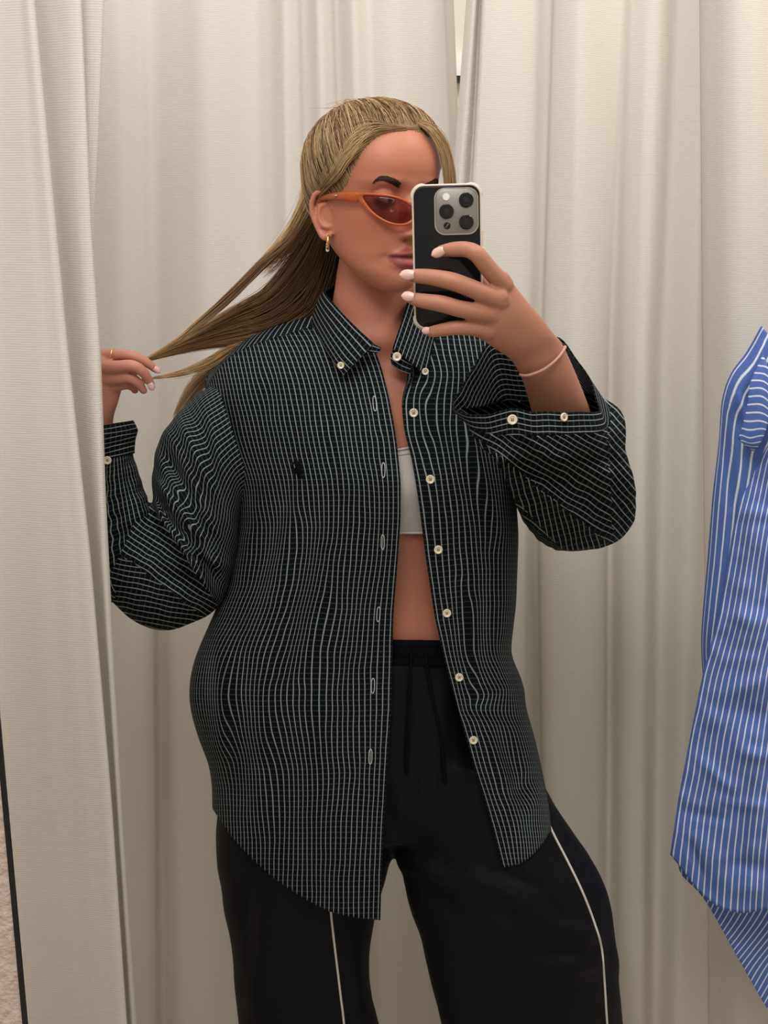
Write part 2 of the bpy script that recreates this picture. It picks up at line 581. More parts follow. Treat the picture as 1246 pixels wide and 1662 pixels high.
curtain('curtain', [
    ([(0, 1136), (1662, 1150)], 0.05),
    ([(0, 1148), (1662, 1165)], 0.02), ([(0, 1180), (1662, 1195)], -0.03), ([(0, 1225), (1662, 1235)], -0.04), ([(0, 1270), (1662, 1270)], -0.02),
    ([(0, 1330), (1662, 1330)], -0.03), ([(0, 1420), (1662, 1420)], 0.0), ([(0, 1520), (1662, 1520)], -0.02),
], -420, 1716, 'brightly lit off-white woven curtain at the right behind the blue shirt', 2.13)

# ================================================================== PERSON
person = tag(empty('person', (0.0, 1.80, 0.0)), 'person in a dark checked open shirt taking a mirror photo', 'person')

# ---- head frame
YAW, ROLL, TILT, HS = math.radians(33), math.radians(2.0), math.radians(1.0), 0.965
Oz = P(657, 472, 1.685)[2]
O = np.array([P(601, 472, 1.75)[0], 1.75, Oz])
cy, sy = math.cos(YAW), math.sin(YAW)
EX, EY, EZ = np.array([cy, sy, 0]), np.array([sy, -cy, 0]), np.array([0, 0, 1.0])
# roll in the image plane about the viewing axis (clockwise)
Rr = np.array(Matrix.Rotation(ROLL, 3, 'Y'))
EX, EY, EZ = Rr @ EX, Rr @ EY, Rr @ EZ
Rt = np.array(Matrix.Rotation(TILT, 3, Vector(EX)))
EY, EZ = Rt @ EY, Rt @ EZ
HB = np.stack([EX, EY, EZ])
HC = np.array([0, 0, 0.11])


def HL(p):
    """head-local -> world"""
    return O + (np.asarray(p, float) * HS) @ HB


def HLinv(p):
    return ((np.asarray(p) - O) @ HB.T) / HS


zk = [0.0, .006, .014, .025, .038, .05, .065, .08, .095, .11, .125, .14, .155, .17, .185, .20, .212, .221, .226]
wk = [.012, .024, .033, .043, .051, .056, .0605, .064, .0668, .069, .0705, .072, .073, .0725, .0695, .0615, .049, .031, .004]
fk = [.071, .0795, .085, .0865, .0825, .0855, .0865, .087, .0865, .0855, .0845, .0905, .0940, .0930, .0875, .0765, .0600, .0380, .005]
bk = [.040, .024, .008, -.012, -.035, -.052, -.068, -.080, -.088, -.093, -.096, -.098, -.098, -.095, -.088, -.076, -.058, -.036, -.005]
ck = [.052, .045, .038, .030, .020, .012, .006, .002, 0, 0, 0, 0, 0, 0, 0, 0, 0, 0, 0]
ek = [1.0, 1.0, 1.0, 1.0, 1.0, .98, .96, .94, .92, .9, .9, .88, .88, .9, .95, 1, 1, 1, 1]


def g2(x, z, cx, cz, sx, sz):
    return np.exp(-((x - cx) / sx) ** 2 - ((z - cz) / sz) ** 2)


def head_surface(nr=150, na=200):
    zz = np.linspace(0, .226, nr)
    Wd, Fr, Bk, Ce, Ex = [np.array([cr(np.stack([zk, k], -1), 800)]) for k in (wk, fk, bk, ck, ek)]
    it = lambda T: np.interp(zz, T[0][:, 0], T[0][:, 1])
    Wd, Fr, Bk, Ce, Ex = map(it, (Wd, Fr, Bk, Ce, Ex))
    a = np.arange(na) * 2 * math.pi / na
    s, c = np.sin(a)[None], np.cos(a)[None]
    X = Wd[:, None] * np.sign(s) * np.abs(s) ** Ex[:, None]
    Yp = np.abs(c) ** Ex[:, None]
    Y = Ce[:, None] + np.where(c > 0, (Fr - Ce)[:, None] * Yp, -(Ce - Bk)[:, None] * Yp)
    Z = np.broadcast_to(zz[:, None], X.shape).copy()
    front = np.where(c > 0, np.clip(c * 2.5, 0, 1), 0)
    ax = np.abs(X)
    d = np.zeros_like(X)
    # nose: bridge to tip, wings, septum
    t = np.clip((Z - .074) / (.124 - .074), 0, 1)
    nh = np.where(Z >= .074, .0265 * (1 - t) ** 1.15 + .004 * t, .0265 * np.exp(-((Z - .074) / .0048) ** 2))
    nw = .0105 - .0025 * np.sin(math.pi * t)
    d += nh * np.exp(-(ax / nw) ** 2.2) * np.exp(-np.clip((Z - .128) / .01, 0, 9) ** 2)
    d += .0085 * g2(ax, Z, .0135, .0735, .0058, .0062)
    d -= .004 * g2(ax, Z, .007, .066, .0035, .003)
    # eye sockets, brow ridge, cheekbones
    d -= .0115 * g2(ax, Z, .030, .116, .017, .011)
    d -= .004 * g2(ax, Z, .016, .118, .007, .012)
    d += .0035 * g2(ax, Z, .034, .1365, .022, .0065)
    d += .0050 * g2(ax, Z, .046, .093, .019, .015)
    d -= .0030 * g2(ax, Z, .052, .060, .014, .016)
    d += .0020 * g2(ax, Z, .030, .070, .012, .018)
    Zm = Z + .003
    # mouth mound and lips
    d += .0030 * g2(ax, Zm, 0, .049, .026, .018)
    lw = np.exp(-(ax / .0225) ** 4)
    d += .0075 * lw * np.exp(-((Zm - (.0545 - .16 * ax)) / (.0052 - .06 * ax)) ** 2) * (1 - .18 * np.exp(-(ax / .003) ** 2))
    d += .0095 * lw * np.exp(-((Zm - (.0405 + .10 * ax * .35)) / .0062) ** 2)
    d -= .0060 * np.exp(-(ax / .027) ** 4) * np.exp(-((Zm - .0487) / .0013) ** 2)
    d -= .0028 * g2(ax, Zm, .0265, .048, .004, .0045)
    d -= .0022 * g2(ax, Z, 0, .0635, .0035, .005)
    d -= .0032 * g2(ax, Z, 0, .0265, .016, .0045)
    d += .0028 * g2(ax, Z, 0, .017, .014, .011)
    Y = Y + d * front
    return np.stack([X, Y, Z], -1)


HG = head_surface()
hv = HL(HG.reshape(-1, 3))
nr_, na_ = HG.shape[:2]
hf = grid_faces(nr_, na_, True)
hv = np.concatenate([hv, [hv[:na_].mean(0)], [hv[(nr_ - 1) * na_:nr_ * na_].mean(0)]])
hf += [(nr_ * na_, (j + 1) % na_, j) for j in range(na_)]
hf += [(nr_ * na_ + 1, (nr_ - 1) * na_ + j, (nr_ - 1) * na_ + (j + 1) % na_) for j in range(na_)]
HEADBVH = BVHTree.FromPolygons([Vector(v) for v in hv], hf)

B = Acc()
B.add((hv, hf))
# closed lids: bulges in the sockets
for sx_ in (-1, 1):
    B.add(ellipsoid(HL((sx_ * .0305, .0705, .1165)), np.array([EX * .0135, EY * .0118, EZ * .0112]) * HS))
# ears: helix, antihelix bowl, lobe, flared from the side of the head
for s_ in (-1, 1):
    def EP(a, h, out):        # a: backward, h: up from ear centre, out: away from head
        return HL((s_ * (.0665 + .52 * max(a, -0.01) + out), .004 - .80 * a, .089 + h))
    helix = [EP(-.004, .012, .002), EP(.001, .025, .003), EP(.011, .032, .003), EP(.022, .028, .003), EP(.027, .014, .003),
             EP(.024, -.002, .002), EP(.017, -.016, .001), EP(.008, -.025, .001), EP(.000, -.022, .001)]
    B.add(tube(helix, [.0028, .0030, .0033, .0035, .0034, .0032, .0034, .0046, .0034], 10, 46))
    anti = [EP(.007, .018, .001), EP(.015, .012, .002), EP(.016, .000, .002), EP(.010, -.010, .002), EP(.002, -.012, .001)]
    B.add(tube(anti, [.002, .0026, .0028, .003, .003], 8, 26))
    plate = np.array([EP(.010, .002, -.003)])[0]
    da = EP(.016, 0, 0) - EP(.006, 0, 0); da /= np.linalg.norm(da)
    dh = EZ; do = np.cross(da, dh)
    B.add(ellipsoid(plate, [da * .0165, dh * .026, do * .0032]))

# neck, torso (under the clothes), legs, feet
B.add(closed_loft([ring((556, 390), (676, 402), 1.795, .040), ring((547, 440), (672, 452), 1.790, .044), ring((541, 480), (672, 492), 1.788, .046),
                   ring((532, 520), (680, 526), 1.790, .052), ring((505, 553), (705, 555), 1.795, .062), ring((430, 585), (770, 587), 1.812, .072),
                   ring((385, 625), (808, 630), 1.808, .086), ring((395, 700), (806, 705), 1.798, .094), ring((415, 790), (800, 795), 1.792, .104),
                   ring((440, 870), (790, 872), 1.795, .084), ring((455, 960), (782, 962), 1.797, .076), ring((440, 1040), (795, 1042), 1.800, .086),
                   ring((415, 1150), (820, 1155), 1.81, .105), ring((405, 1260), (830, 1265), 1.81, .11), ring((440, 1350), (800, 1350), 1.81, .09)], 120))
# legs
B.add(closed_loft([ring((420, 1250), (620, 1250), 1.81, .085), ring((415, 1400), (600, 1400), 1.80, .08), ring((425, 1560), (575, 1560), 1.80, .062),
                   ring((445, 1750), (560, 1750), 1.83, .055), ring((460, 1900), (545, 1900), 1.86, .04), ring((470, 1955), (540, 1955), 1.86, .036)], 50))
B.add(closed_loft([ring((640, 1250), (830, 1250), 1.80, .085), ring((700, 1400), (890, 1400), 1.77, .08), ring((780, 1560), (930, 1560), 1.75, .062),
                   ring((810, 1750), (920, 1750), 1.80, .055), ring((830, 1900), (915, 1900), 1.85, .04), ring((840, 1960), (905, 1960), 1.85, .036)], 50))
for (fx, fy, D_) in ((505, 1960, 1.86), (872, 1965, 1.85)):
    c = P(fx, fy, D_)
    B.add(tube([(c[0], c[1] + .04, .035), (c[0], c[1], .04), (c[0] + .005, c[1] - .08, .03), (c[0] + .01, c[1] - .15, .018)], [.03, .034, .034, .017], 14, 24, sq=.8))
# ---- image-right arm: upper arm hidden in the sleeve, forearm, hand on the phone
B.add(closed_loft([ring((768, 610), (815, 720), 1.815, .05), ring((840, 620), (840, 760), 1.80, .045), ring((910, 690), (885, 810), 1.77, .042),
                   ring((975, 770), (925, 850), 1.735, .04), ring((990, 800), (910, 845), 1.71, .04)], 40))
B.add(closed_loft([ring((905, 850), (1000, 830), 1.715, .04), ring((890, 770), (985, 750), 1.655, .037), ring((868, 690), (963, 682), 1.60, .034),
                   ring((853, 632), (938, 616), 1.565, .030), ring((838, 597), (913, 560), 1.540, .0235), ring((824, 580), (897, 540), 1.524, .0195),
                   ring((806, 568), (878, 515), 1.512, .0175), ring((788, 556), (852, 485), 1.501, .0165), ring((774, 546), (832, 460), 1.494, .0135),
                   ring((764, 540), (815, 452), 1.490, .0105)], 90))
PHF = 1.4965      # depth of the phone's back
FING = {
    'index': ([(818, 462, 1.490), (797, 441, 1.478), (775, 414, 1.470), (757, 405, 1.474), (735, 405, 1.481), (716, 407, 1.4855)], [.0105, .0098, .0094, .0086, .0082, .0062]),
    'middle': ([(812, 488, 1.488), (788, 478, 1.476), (757, 465, 1.470), (731, 456, 1.471), (700, 450, 1.478), (677, 448, 1.484), (664, 447, 1.487)], [.0112, .0102, .0098, .0099, .0088, .0080, .0062]),
    'ring': ([(800, 512, 1.490), (777, 507, 1.478), (745, 501, 1.472), (716, 493, 1.472), (690, 489, 1.478), (675, 486, 1.484), (663, 483, 1.487)], [.0108, .0098, .0093, .0093, .0084, .0076, .0058]),
    'pinky': ([(790, 538, 1.493), (770, 533, 1.484), (742, 532, 1.479), (721, 535, 1.481), (703, 538, 1.4855), (694, 538, 1.488)], [.0100, .0088, .0081, .0075, .0066, .0050]),
}
for nm, (pth, rad) in FING.items():
    B.add(tube([P(*p) for p in pth], rad, 16, 46))
B.add(tube([P(842, 545, 1.522), P(822, 515, 1.530), P(800, 480, 1.536), P(772, 452, 1.529), P(745, 430, 1.521), P(727, 416, 1.5185)], [.016, .0145, .012, .0105, .0095, .0075], 16, 40))
# knuckle mounds and tendons
for (kx, ky, kd, kr) in ((812, 452, 1.484, .0085), (808, 482, 1.481, .0092), (795, 507, 1.483, .0085), (784, 533, 1.487, .0075)):
    B.add(ellipsoid(P(kx, ky, kd), [np.array([kr * 1.25, 0, 0]), np.array([0, kr * .7, 0]), np.array([0, 0, kr])]))
for (k0, k1) in (((808, 482, 1.4845), (866, 543, 1.509)), ((795, 508, 1.486), (860, 555, 1.511)), ((812, 456, 1.487), (874, 533, 1.509))):
    B.add(tube([P(*k0), P((k0[0] + k1[0]) / 2, (k0[1] + k1[1]) / 2, (k0[2] + k1[2]) / 2 - .0015), P(*k1)], [.005, .0034, .0012], 10, 20))
# ---- image-left arm and hand pulling the hair
B.add(closed_loft([ring((372, 640), (420, 760), 1.815, .05), ring((320, 700), (385, 790), 1.805, .045), ring((262, 800), (345, 860), 1.80, .042),
                   ring((215, 890), (300, 930), 1.80, .040), ring((205, 920), (270, 950), 1.80, .038)], 40))
B.add(closed_loft([ring((190, 960), (265, 930), 1.80, .038), ring((170, 880), (250, 865), 1.79, .036), ring((150, 790), (215, 785), 1.775, .030),
                   ring((142, 720), (190, 716), 1.765, .024), ring((137, 690), (183, 684), 1.76, .0195), ring((127, 655), (193, 648), 1.757, .016),
                   ring((121, 622), (199, 622), 1.755, .0145), ring((122, 590), (196, 602), 1.752, .0125), ring((130, 572), (190, 585), 1.752, .009)], 70))
LF = {
    'index': ([(165, 577, 1.756), (190, 576, 1.748), (214, 578, 1.744), (237, 588, 1.746), (253, 600, 1.749)], [.0080, .0074, .0071, .0063, .0047]),
    'middle': ([(165, 596, 1.746), (190, 595, 1.731), (215, 594, 1.725), (232, 604, 1.729), (245, 623, 1.737)], [.0088, .0080, .0077, .0069, .0050]),
    'ring': ([(165, 616, 1.752), (188, 615, 1.739), (208, 613, 1.733), (222, 620, 1.735), (233, 634, 1.741)], [.0086, .0078, .0075, .0067, .0049]),
    'pinky': ([(165, 632, 1.755), (186, 628, 1.749), (203, 624, 1.746), (214, 627, 1.750), (219, 634, 1.757)], [0.0084, 0.0074, 0.0067, 0.0060, 0.0046]),
    'thumb': ([(150, 640, 1.768), (175, 622, 1.776), (205, 606, 1.774), (230, 598, 1.762)], [0.0110, 0.0092, 0.0081, 0.0060]),
}
for nm, (pth, rad) in LF.items():
    B.add(tube([P(*p) for p in pth], rad, 16, 40))

body = mesh('body', B.V(), B.f, M['skin'], person)
rm = body.modifiers.new('rm', 'REMESH')
rm.mode = 'VOXEL'; rm.voxel_size = 0.0018; rm.use_smooth_shade = True
sm = body.modifiers.new('sm', 'SMOOTH'); sm.factor = 0.5; sm.iterations = 2
bake(body)
body.data.polygons.foreach_set('use_smooth', np.ones(len(body.data.polygons), bool))
bc = coords(body)
loc = HLinv(bc)
X, Y, Z = loc[:, 0], loc[:, 1], loc[:, 2]
ax = np.abs(X)
skin = np.array([0.48, 0.187, 0.115])
colr = np.tile(skin, (len(bc), 1))
inhead = (Z > -.01) & (Z < .24) & (ax < .1) & (np.abs(Y) < .14)
fm = inhead & (Y > 0.02)
def blend(mask, c):
    global colr
    m = np.clip(mask, 0, 1)[:, None]
    colr = colr * (1 - m) + np.asarray(c) * m
blend(fm * (.55 * g2(ax, Z, .043, .085, .022, .022) + .55 * g2(ax, Z, 0, .085, .015, .03) + .2 * g2(ax, Z, 0, .175, .06, .03)), (0.55, 0.175, 0.11))
up_top = .0610 - .53 * np.clip(ax - .005, 0, 1) - .0018 * np.exp(-(ax / .003) ** 2)
lo_bot = .0315 + 20.0 * ax ** 2
lip = fm & (Y > .055) & (ax < .0262)
Zm = Z + .003
lm = smooth01((up_top - Zm) / .0016 + .5) * smooth01((Zm - lo_bot) / .0016 + .5) * smooth01((.0262 - ax) / .003)
blend(lip * lm, (0.33, 0.085, 0.075))
blend(lip * np.exp(-((Zm - .0485) / .0015) ** 2) * smooth01((.025 - ax) / .003), (0.10, 0.02, 0.018))
blend(lip * lm * np.exp(-((lm - .5) / .3) ** 2) * .6, (0.28, 0.075, 0.06))
# nostrils
blend(fm * .9 * g2(ax, Z, .0075, .0665, .003, .002), (0.10, 0.03, 0.02))
# hands toned apart from the face, pinker knuckles
bx, by = proj(bc)
hand = (bc[:, 1] < 1.62) & (bx > 640)
blend(hand * .8, (0.40, 0.190, 0.120))
for kx, ky in ((772, 410), (735, 455), (718, 492), (742, 532), (810, 485), (797, 508)):
    blend(hand * .35 * np.exp(-((bx - kx) ** 2 + (by - ky) ** 2) / 90.0), (0.46, 0.18, 0.12))
lh = (bx < 270) & (by > 560) & (by < 700)
blend(lh * .7, (0.50, 0.225, 0.16))
setcol(body, colr)

# ---- fingernails (long, pale almond nails seen from outside)
def nail(base, tip, half, lift=0.0012, parent=body):
    """base, tip: world points on the finger surface facing the camera"""
    base, tip = np.asarray(base), np.asarray(tip)
    ax_ = tip - base
    L = np.linalg.norm(ax_); ax_ = ax_ / L
    v = CAM - base; v /= np.linalg.norm(v)
    v = v - ax_ * (v @ ax_); v /= np.linalg.norm(v)
    s = np.cross(ax_, v)
    V = []; n, m = 12, 9
    for i in range(n):
        t = i / (n - 1)
        wdt = half * (0.80 + 0.35 * math.sin(math.pi * min(1, t * 1.1)) if t < .55 else (1.12 * math.sqrt(max(0.02, 1 - ((t - .55) / .46) ** 2))))
        for j in range(m):
            q = -1 + 2 * j / (m - 1)
            V.append(base + ax_ * L * t + s * wdt * q + v * (lift - half * .55 * q * q + .0006 * math.sin(math.pi * t)))
    return mesh('fingernail', V, grid_faces(n, m), M['nail'], parent, solid=0.0007)


nail(P(720, 406, 1.4765), P(700.5, 414.5, 1.482), .0046)
nail(P(672, 446, 1.4765), P(648.5, 446.5, 1.482), .0049)
nail(P(672, 482, 1.4775), P(651.5, 480, 1.482), .0046)
nail(P(697, 536, 1.4805), P(685, 537.5, 1.4845), .0034)
nail(P(250, 597, 1.741), P(260, 604, 1.745), .0034)
nail(P(243, 622, 1.731), P(248.5, 633, 1.735), .0036)

# ---- eyes and brows
for s_ in (-1, 1):
    V = []; n, m = 17, 9
    for i in range(n):
        u = -1 + 2 * i / (n - 1)
        top = .0032 * (1 - u * u) ** .8 + .0002; bot = -.0032 * (1 - u * u) ** .9
        for j in range(m):
            k = bot + (top - bot) * j / (m - 1)
            xx = u * .0125
            yy = .0118 * math.sqrt(max(0.05, 1 - (xx / .0142) ** 2 - ((k + .001) / .0115) ** 2)) + .0008
            V.append(HL((s_ * .0305 + xx, .0705 + yy, .1145 + k)))
    V = np.array(V)
    uu = np.repeat(np.linspace(-1, 1, n), m); kk = np.tile(np.linspace(-1, 1, m), n)
    r = np.hypot((uu - .1) * 1.25, kk * .32 - .02)
    c = np.where((r < .18)[:, None], (.008, .006, .006), np.where((r < .42)[:, None], (.10, .075, .05), (.62, .55, .52)))
    c = np.where((kk > .72)[:, None], (.02, .012, .01), c)
    mesh('eye', V, grid_faces(n, m), vcol_mat('eye_surface', .15, .5) if s_ < 0 else bpy.data.materials['eye_surface'], body, col=c)


def on_head(p, lift=0.0):
    """push a head-local point out onto the head surface (radially from the head axis)"""
    w_ = HL(p); c = HL((0, 0.0, p[2] if len(p) == 3 else .11))
    dr = w_ - c; dr /= np.linalg.norm(dr)
    hit = HEADBVH.ray_cast(Vector(c), Vector(dr))
    q_ = np.array(hit[0]) if hit[0] is not None else w_
    return q_ + dr * lift


brow_pts = [(.0155, .1325), (.0225, .1355), (.032, .1392), (.042, .1405), (.050, .1375), (.0545, .1335)]
brow_w = [.0036, .0042, .0038, .0030, .0018, .0006]
for s_ in (-1, 1):
    A = Acc()
    bp = cr(np.array([(a, b, w_) for (a, b), w_ in zip(brow_pts, brow_w)]), 100)
    for i in range(560):
        k = rng.integers(0, 94)
        a, b, w_ = bp[k]
        o_ = rng.uniform(-1, 1)
        a1, b1, w1 = bp[min(99, k + int(rng.integers(6, 12)))]
        pts = [on_head((s_ * a, .08, b + o_ * w_), .0003), on_head((s_ * (a + a1) / 2, .08, (b + b1) / 2 + o_ * (w_ + w1) / 2 + .0002), .0009), on_head((s_ * a1, .08, b1 + o_ * .7 * w1 + .0004), .0006)]
        A.add(tube(pts, [.00022, .00022, .0001], 3, 4))
    mesh('eyebrow', A.V(), A.f, M['brow'], body)

# ================================================================== HAIR
DARK = np.array([0.085, 0.043, 0.018]); MID = np.array([0.29, 0.160, 0.066]); BLOND = np.array([0.60, 0.37, 0.160]); ASH = np.array([0.70, 0.495, 0.265])


class Strands:
    def __init__(s): s.v = []; s.f = []; s.c = []; s.n = 0
    def add(s, pts, r0, r1, c0, c1, seg=18, cmid=None):
        c = cr(pts, seg)
        t = np.gradient(c, axis=0); t /= np.linalg.norm(t, axis=1)[:, None] + 1e-9
        ref = np.array([0.3, -0.9, 0.2])
        u = np.cross(t, ref); u /= np.linalg.norm(u, axis=1)[:, None] + 1e-9
        w_ = np.cross(t, u)
        k = np.linspace(0, 1, seg)
        r = r0 + (r1 - r0) * k ** 2
        for a in (0.5, 2.6, 4.7):
            pass
        ang = np.array([0.5, 2.6, 4.7])
        V = c[:, None] + r[:, None, None] * (np.cos(ang)[None, :, None] * u[:, None] + np.sin(ang)[None, :, None] * w_[:, None])
        s.v.append(V.reshape(-1, 3))
        if cmid is None: cc = c0 + (c1 - c0) * k[:, None]
        else: cc = np.where(k[:, None] < .5, c0 + (cmid - c0) * (2 * k[:, None]), cmid + (c1 - cmid) * (2 * k[:, None] - 1))
        s.c.append(np.repeat(cc, 3, axis=0))
        b = s.n
        for i in range(seg - 1):
            for j in range(3):
                j2 = (j + 1) % 3
                s.f.append((b + i * 3 + j, b + i * 3 + j2, b + i * 3 + 3 + j2, b + i * 3 + 3 + j))
        s.n += seg * 3
    def build(s, name, parent):
        return mesh(name, np.concatenate(s.v), s.f, M['hair'], parent, col=np.concatenate(s.c))


def yb(z):
    return np.interp(z, [.05, .085, .10, .118, .130, .145, .160, .175, .187, .195, .2005, .206], [-.03, -.022, -.008, .022, .036, .046, .0535, .0605, .0655, .0715, .079, .2])


# scalp cap: head surface behind the hairline, lifted
hl = HG.reshape(-1, 3)
mask = (hl[:, 1] < yb(hl[:, 2])) & (hl[:, 2] > .052)
lift = np.clip((yb(hl[:, 2]) - hl[:, 1]) / .03, 0, 1)
lift = .0004 + .0030 * smooth01(lift)
cv = hl + (hl - np.array([0, 0, .11])) / np.linalg.norm(hl - np.array([0, 0, .11]), axis=1)[:, None] * lift[:, None]
cf = [f for f in grid_faces(nr_, na_, True) if all(mask[k] for k in f)]
nz_ = vnoise(hl[:, 0] * 300, hl[:, 1] * 300 + 40)[:, None] * .25
cap = mesh('hair', HL(cv), cf, M['hair'], person, col=np.clip(DARK * 1.3 + (MID - DARK) * (.35 + nz_), 0.01, 1))

S = Strands()
TIE = np.array([-.012, -.048, .2165])
HCc = np.array([0, 0, .11])
# hairline samples from image-left sideburn over the forehead to the right side
hl_line = [(-1, .070), (-1, .090), (-1, .102), (-1, .118), (-1, .132), (-1, .146), (-1, .160), (-1, .174), (-1, .186), (-1, .194), (-1, .199), (0, .2015),
           (1, .199), (1, .194), (1, .186), (1, .174), (1, .160), (1, .146), (1, .132), (1, .118), (1, .10)]


def head_pt(x_sign, z):
    """point on the hairline at height z on the given side"""
    i = int(round(z / .226 * (nr_ - 1)))
    row = HG[i]
    y = yb(z)
    if y > row[:, 1].max(): return row[np.argmax(row[:, 1])]
    sel = row[(row[:, 0] * (x_sign or 1)) >= 0]
    return sel[np.argmin(np.abs(sel[:, 1] - y))]


hpts = np.array([head_pt(a, z) for a, z in hl_line])


def rad(dirv):
    hit = HEADBVH.ray_cast(Vector(HL(HCc)), Vector(dirv @ HB))
    return np.linalg.norm(HLinv(np.array(hit[0])) - HCc)


hd = cr(hpts, 400)
for i in range(2600):
    a = hd[rng.integers(0, 400)] + rng.normal(0, .0010, 3)
    under = rng.random() < .45
    d0 = a - HCc; d0 /= np.linalg.norm(d0)
    tie = TIE + rng.normal(0, .007, 3)
    d1 = tie - HCc; d1 /= np.linalg.norm(d1)
    om = math.acos(np.clip(d0 @ d1, -1, 1))
    t0 = rng.uniform(0, .55) if under else 0.0
    pts = []
    puff = rng.uniform(.004, .012)
    wob = rng.normal(0, .03, 3)
    for t in np.linspace(t0, 1, 8):
        dv = (math.sin((1 - t) * om) * d0 + math.sin(t * om) * d1) / math.sin(om)
        dv = dv + wob * math.sin(math.pi * t)
        dv /= np.linalg.norm(dv)
        ramp = smooth01((t - t0) / .22)
        lf = -.0002 + ramp * (.0030 + puff * math.sin(math.pi * min(1, .15 + t * .8)) + .004 * t)
        if under: lf -= .0015
        pts.append(HL(HCc + dv * (rad(dv) + lf)))
    k = rng.random()
    c0 = MID * (1 - k * .7) + BLOND * k * .7
    q_ = rng.random()
    if q_ < .22: c0 = ASH * rng.uniform(.75, 1.0)
    elif q_ < .45: c0 = DARK * 1.5
    S.add(pts, .00042, .0003, c0 * .8, c0 * .8, 12, cmid=c0)
# long front pieces: down the far side of the forehead, and back over the near temple
for i in range(330):
    i0 = rng.uniform(138, 216); i1 = rng.uniform(48, 74)
    o_ = rng.uniform(.000, .030) ** 1.0
    k = rng.random(); wv_ = rng.uniform(0, 6.28)
    pts = []
    for t in np.linspace(0, 1, 8):
        p = hd[int(round(i0 + (i1 - i0) * t))] + np.array([0, -o_ * smooth01(t * 2.2) - .012 * t * t, .004 * t])
        dv = p - HCc; dv /= np.linalg.norm(dv)
        pts.append(HL(HCc + dv * (rad(dv) + .0004 + (.006 + .004 * k) * smooth01(t * 3) + .0010 * math.sin(wv_ + 5 * t))))
    S.add(pts, .00042, .0003, MID * .9, MID, 14, cmid=(ASH if k > .62 else (BLOND if k > .3 else MID)) * rng.uniform(.7, 1.0))
# loose fly-aways round the crown
for i in range(70):
    a0 = rng.uniform(-.9, 1.0); z_ = rng.uniform(.205, .222)
    x0 = a0 * .05
    p0 = np.array([x0, rng.uniform(-.02, .055), z_])
    dv = p0 - HCc; dv /= np.linalg.norm(dv)
    b0 = HCc + dv * (rad(dv) + .006)
    p1 = b0 + dv * rng.uniform(.004, .012) + np.array([rng.uniform(-.015, .015), -.012, 0])
    p2 = b0 + np.array([rng.uniform(-.03, .03), -.035, rng.uniform(-.004, .01)])
    S.add([HL(b0), HL(p1), HL(p2)], .00028, .0002, ASH * .8, BLOND, 9)


def sheet(guides, n, r0, r1, cfun, jit=.004, seg=22, dj=.012, power=1.0, cut=.22, cp=3.0):
    """strands between neighbouring guide curves given as (px,py,D) lists"""
    Gd = np.array([cr(np.array([P(*p) for p in g]), 12) for g in guides])
    for i in range(n):
        u = rng.random() ** power * (len(Gd) - 1)
        k = min(int(u), len(Gd) - 2); f = u - k
        c = Gd[k] * (1 - f) + Gd[k + 1] * f
        t = np.linspace(0, 1, 12)[:, None]
        ph = rng.uniform(0, 6.28, 3)
        off = rng.normal(0, 1, 3) * jit
        off[1] = rng.normal(0, 1) * dj * .5
        env = np.sin(math.pi * np.clip(t * .92 + .06, 0, 1))
        c = c + off * env + .0016 * np.sin(t * np.array([7, 5, 6]) + ph) * env
        end = 1 - cut * rng.random() ** cp
        m = 12
        c = cr(c, 60)[np.linspace(0, 59 * end, 12).round().astype(int)]
        c0, cm, c1 = cfun(u / (len(Gd) - 1))
        S.add(c[:m], r0 * rng.uniform(.7, 1.2), r1, c0, c1, seg, cmid=cm)


def cf_long(u):
    k = rng.random()
    if u < .30 + .1 * k:
        base = ASH * (.85 + .35 * k)
        return base * .8, base, BLOND * .95
    b = DARK * (1 - .5 * k) + MID * .5 * k  # inner strands darkened: shade below the ear put into the colour
    tip = BLOND * rng.uniform(.65, .95)
    return b * .9, b * (.55 + .5 * (1 - u)), tip


# light outer layer that feathers out
sheet([[(592, 168, 1.79), (548, 188, 1.81), (512, 255, 1.82), (490, 330, 1.825), (463, 378, 1.83), (434, 408, 1.83), (404, 434, 1.83)],
       [(600, 176, 1.80), (562, 210, 1.83), (528, 285, 1.845), (508, 350, 1.85), (482, 395, 1.85), (456, 430, 1.85), (428, 455, 1.85)]],
      900, .0005, .00015, lambda u: cf_long(0.1), jit=.0035, cut=.55, cp=.8)
# main mass, drawn together towards the hand
sheet([[(600, 180, 1.81), (565, 225, 1.84), (530, 300, 1.85), (505, 370, 1.85), (468, 428, 1.85), (428, 475, 1.85), (367, 508, 1.845), (300, 550, 1.81), (236, 582, 1.760)],
       [(600, 185, 1.81), (572, 245, 1.85), (548, 330, 1.855), (528, 410, 1.855), (500, 470, 1.855), (440, 518, 1.86), (370, 535, 1.85), (300, 556, 1.812), (236, 584, 1.760)],
       [(605, 195, 1.82), (580, 285, 1.86), (556, 375, 1.85), (545, 435, 1.845), (530, 490, 1.85), (490, 525, 1.865), (420, 552, 1.868), (335, 562, 1.84), (237, 587, 1.762)]],
      2500, .0005, .00025, lambda u: cf_long(.42 + .5 * u), jit=.0028, cut=.12)
# underlying mass behind the ear and neck, its shade put into dark strands
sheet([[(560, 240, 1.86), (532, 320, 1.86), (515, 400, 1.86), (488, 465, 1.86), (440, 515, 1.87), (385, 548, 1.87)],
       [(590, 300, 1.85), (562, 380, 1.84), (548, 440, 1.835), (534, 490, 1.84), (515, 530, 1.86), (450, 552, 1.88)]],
      700, .0009, .0005, lambda u: (DARK * .6, DARK * .6, MID * .8), jit=.003)
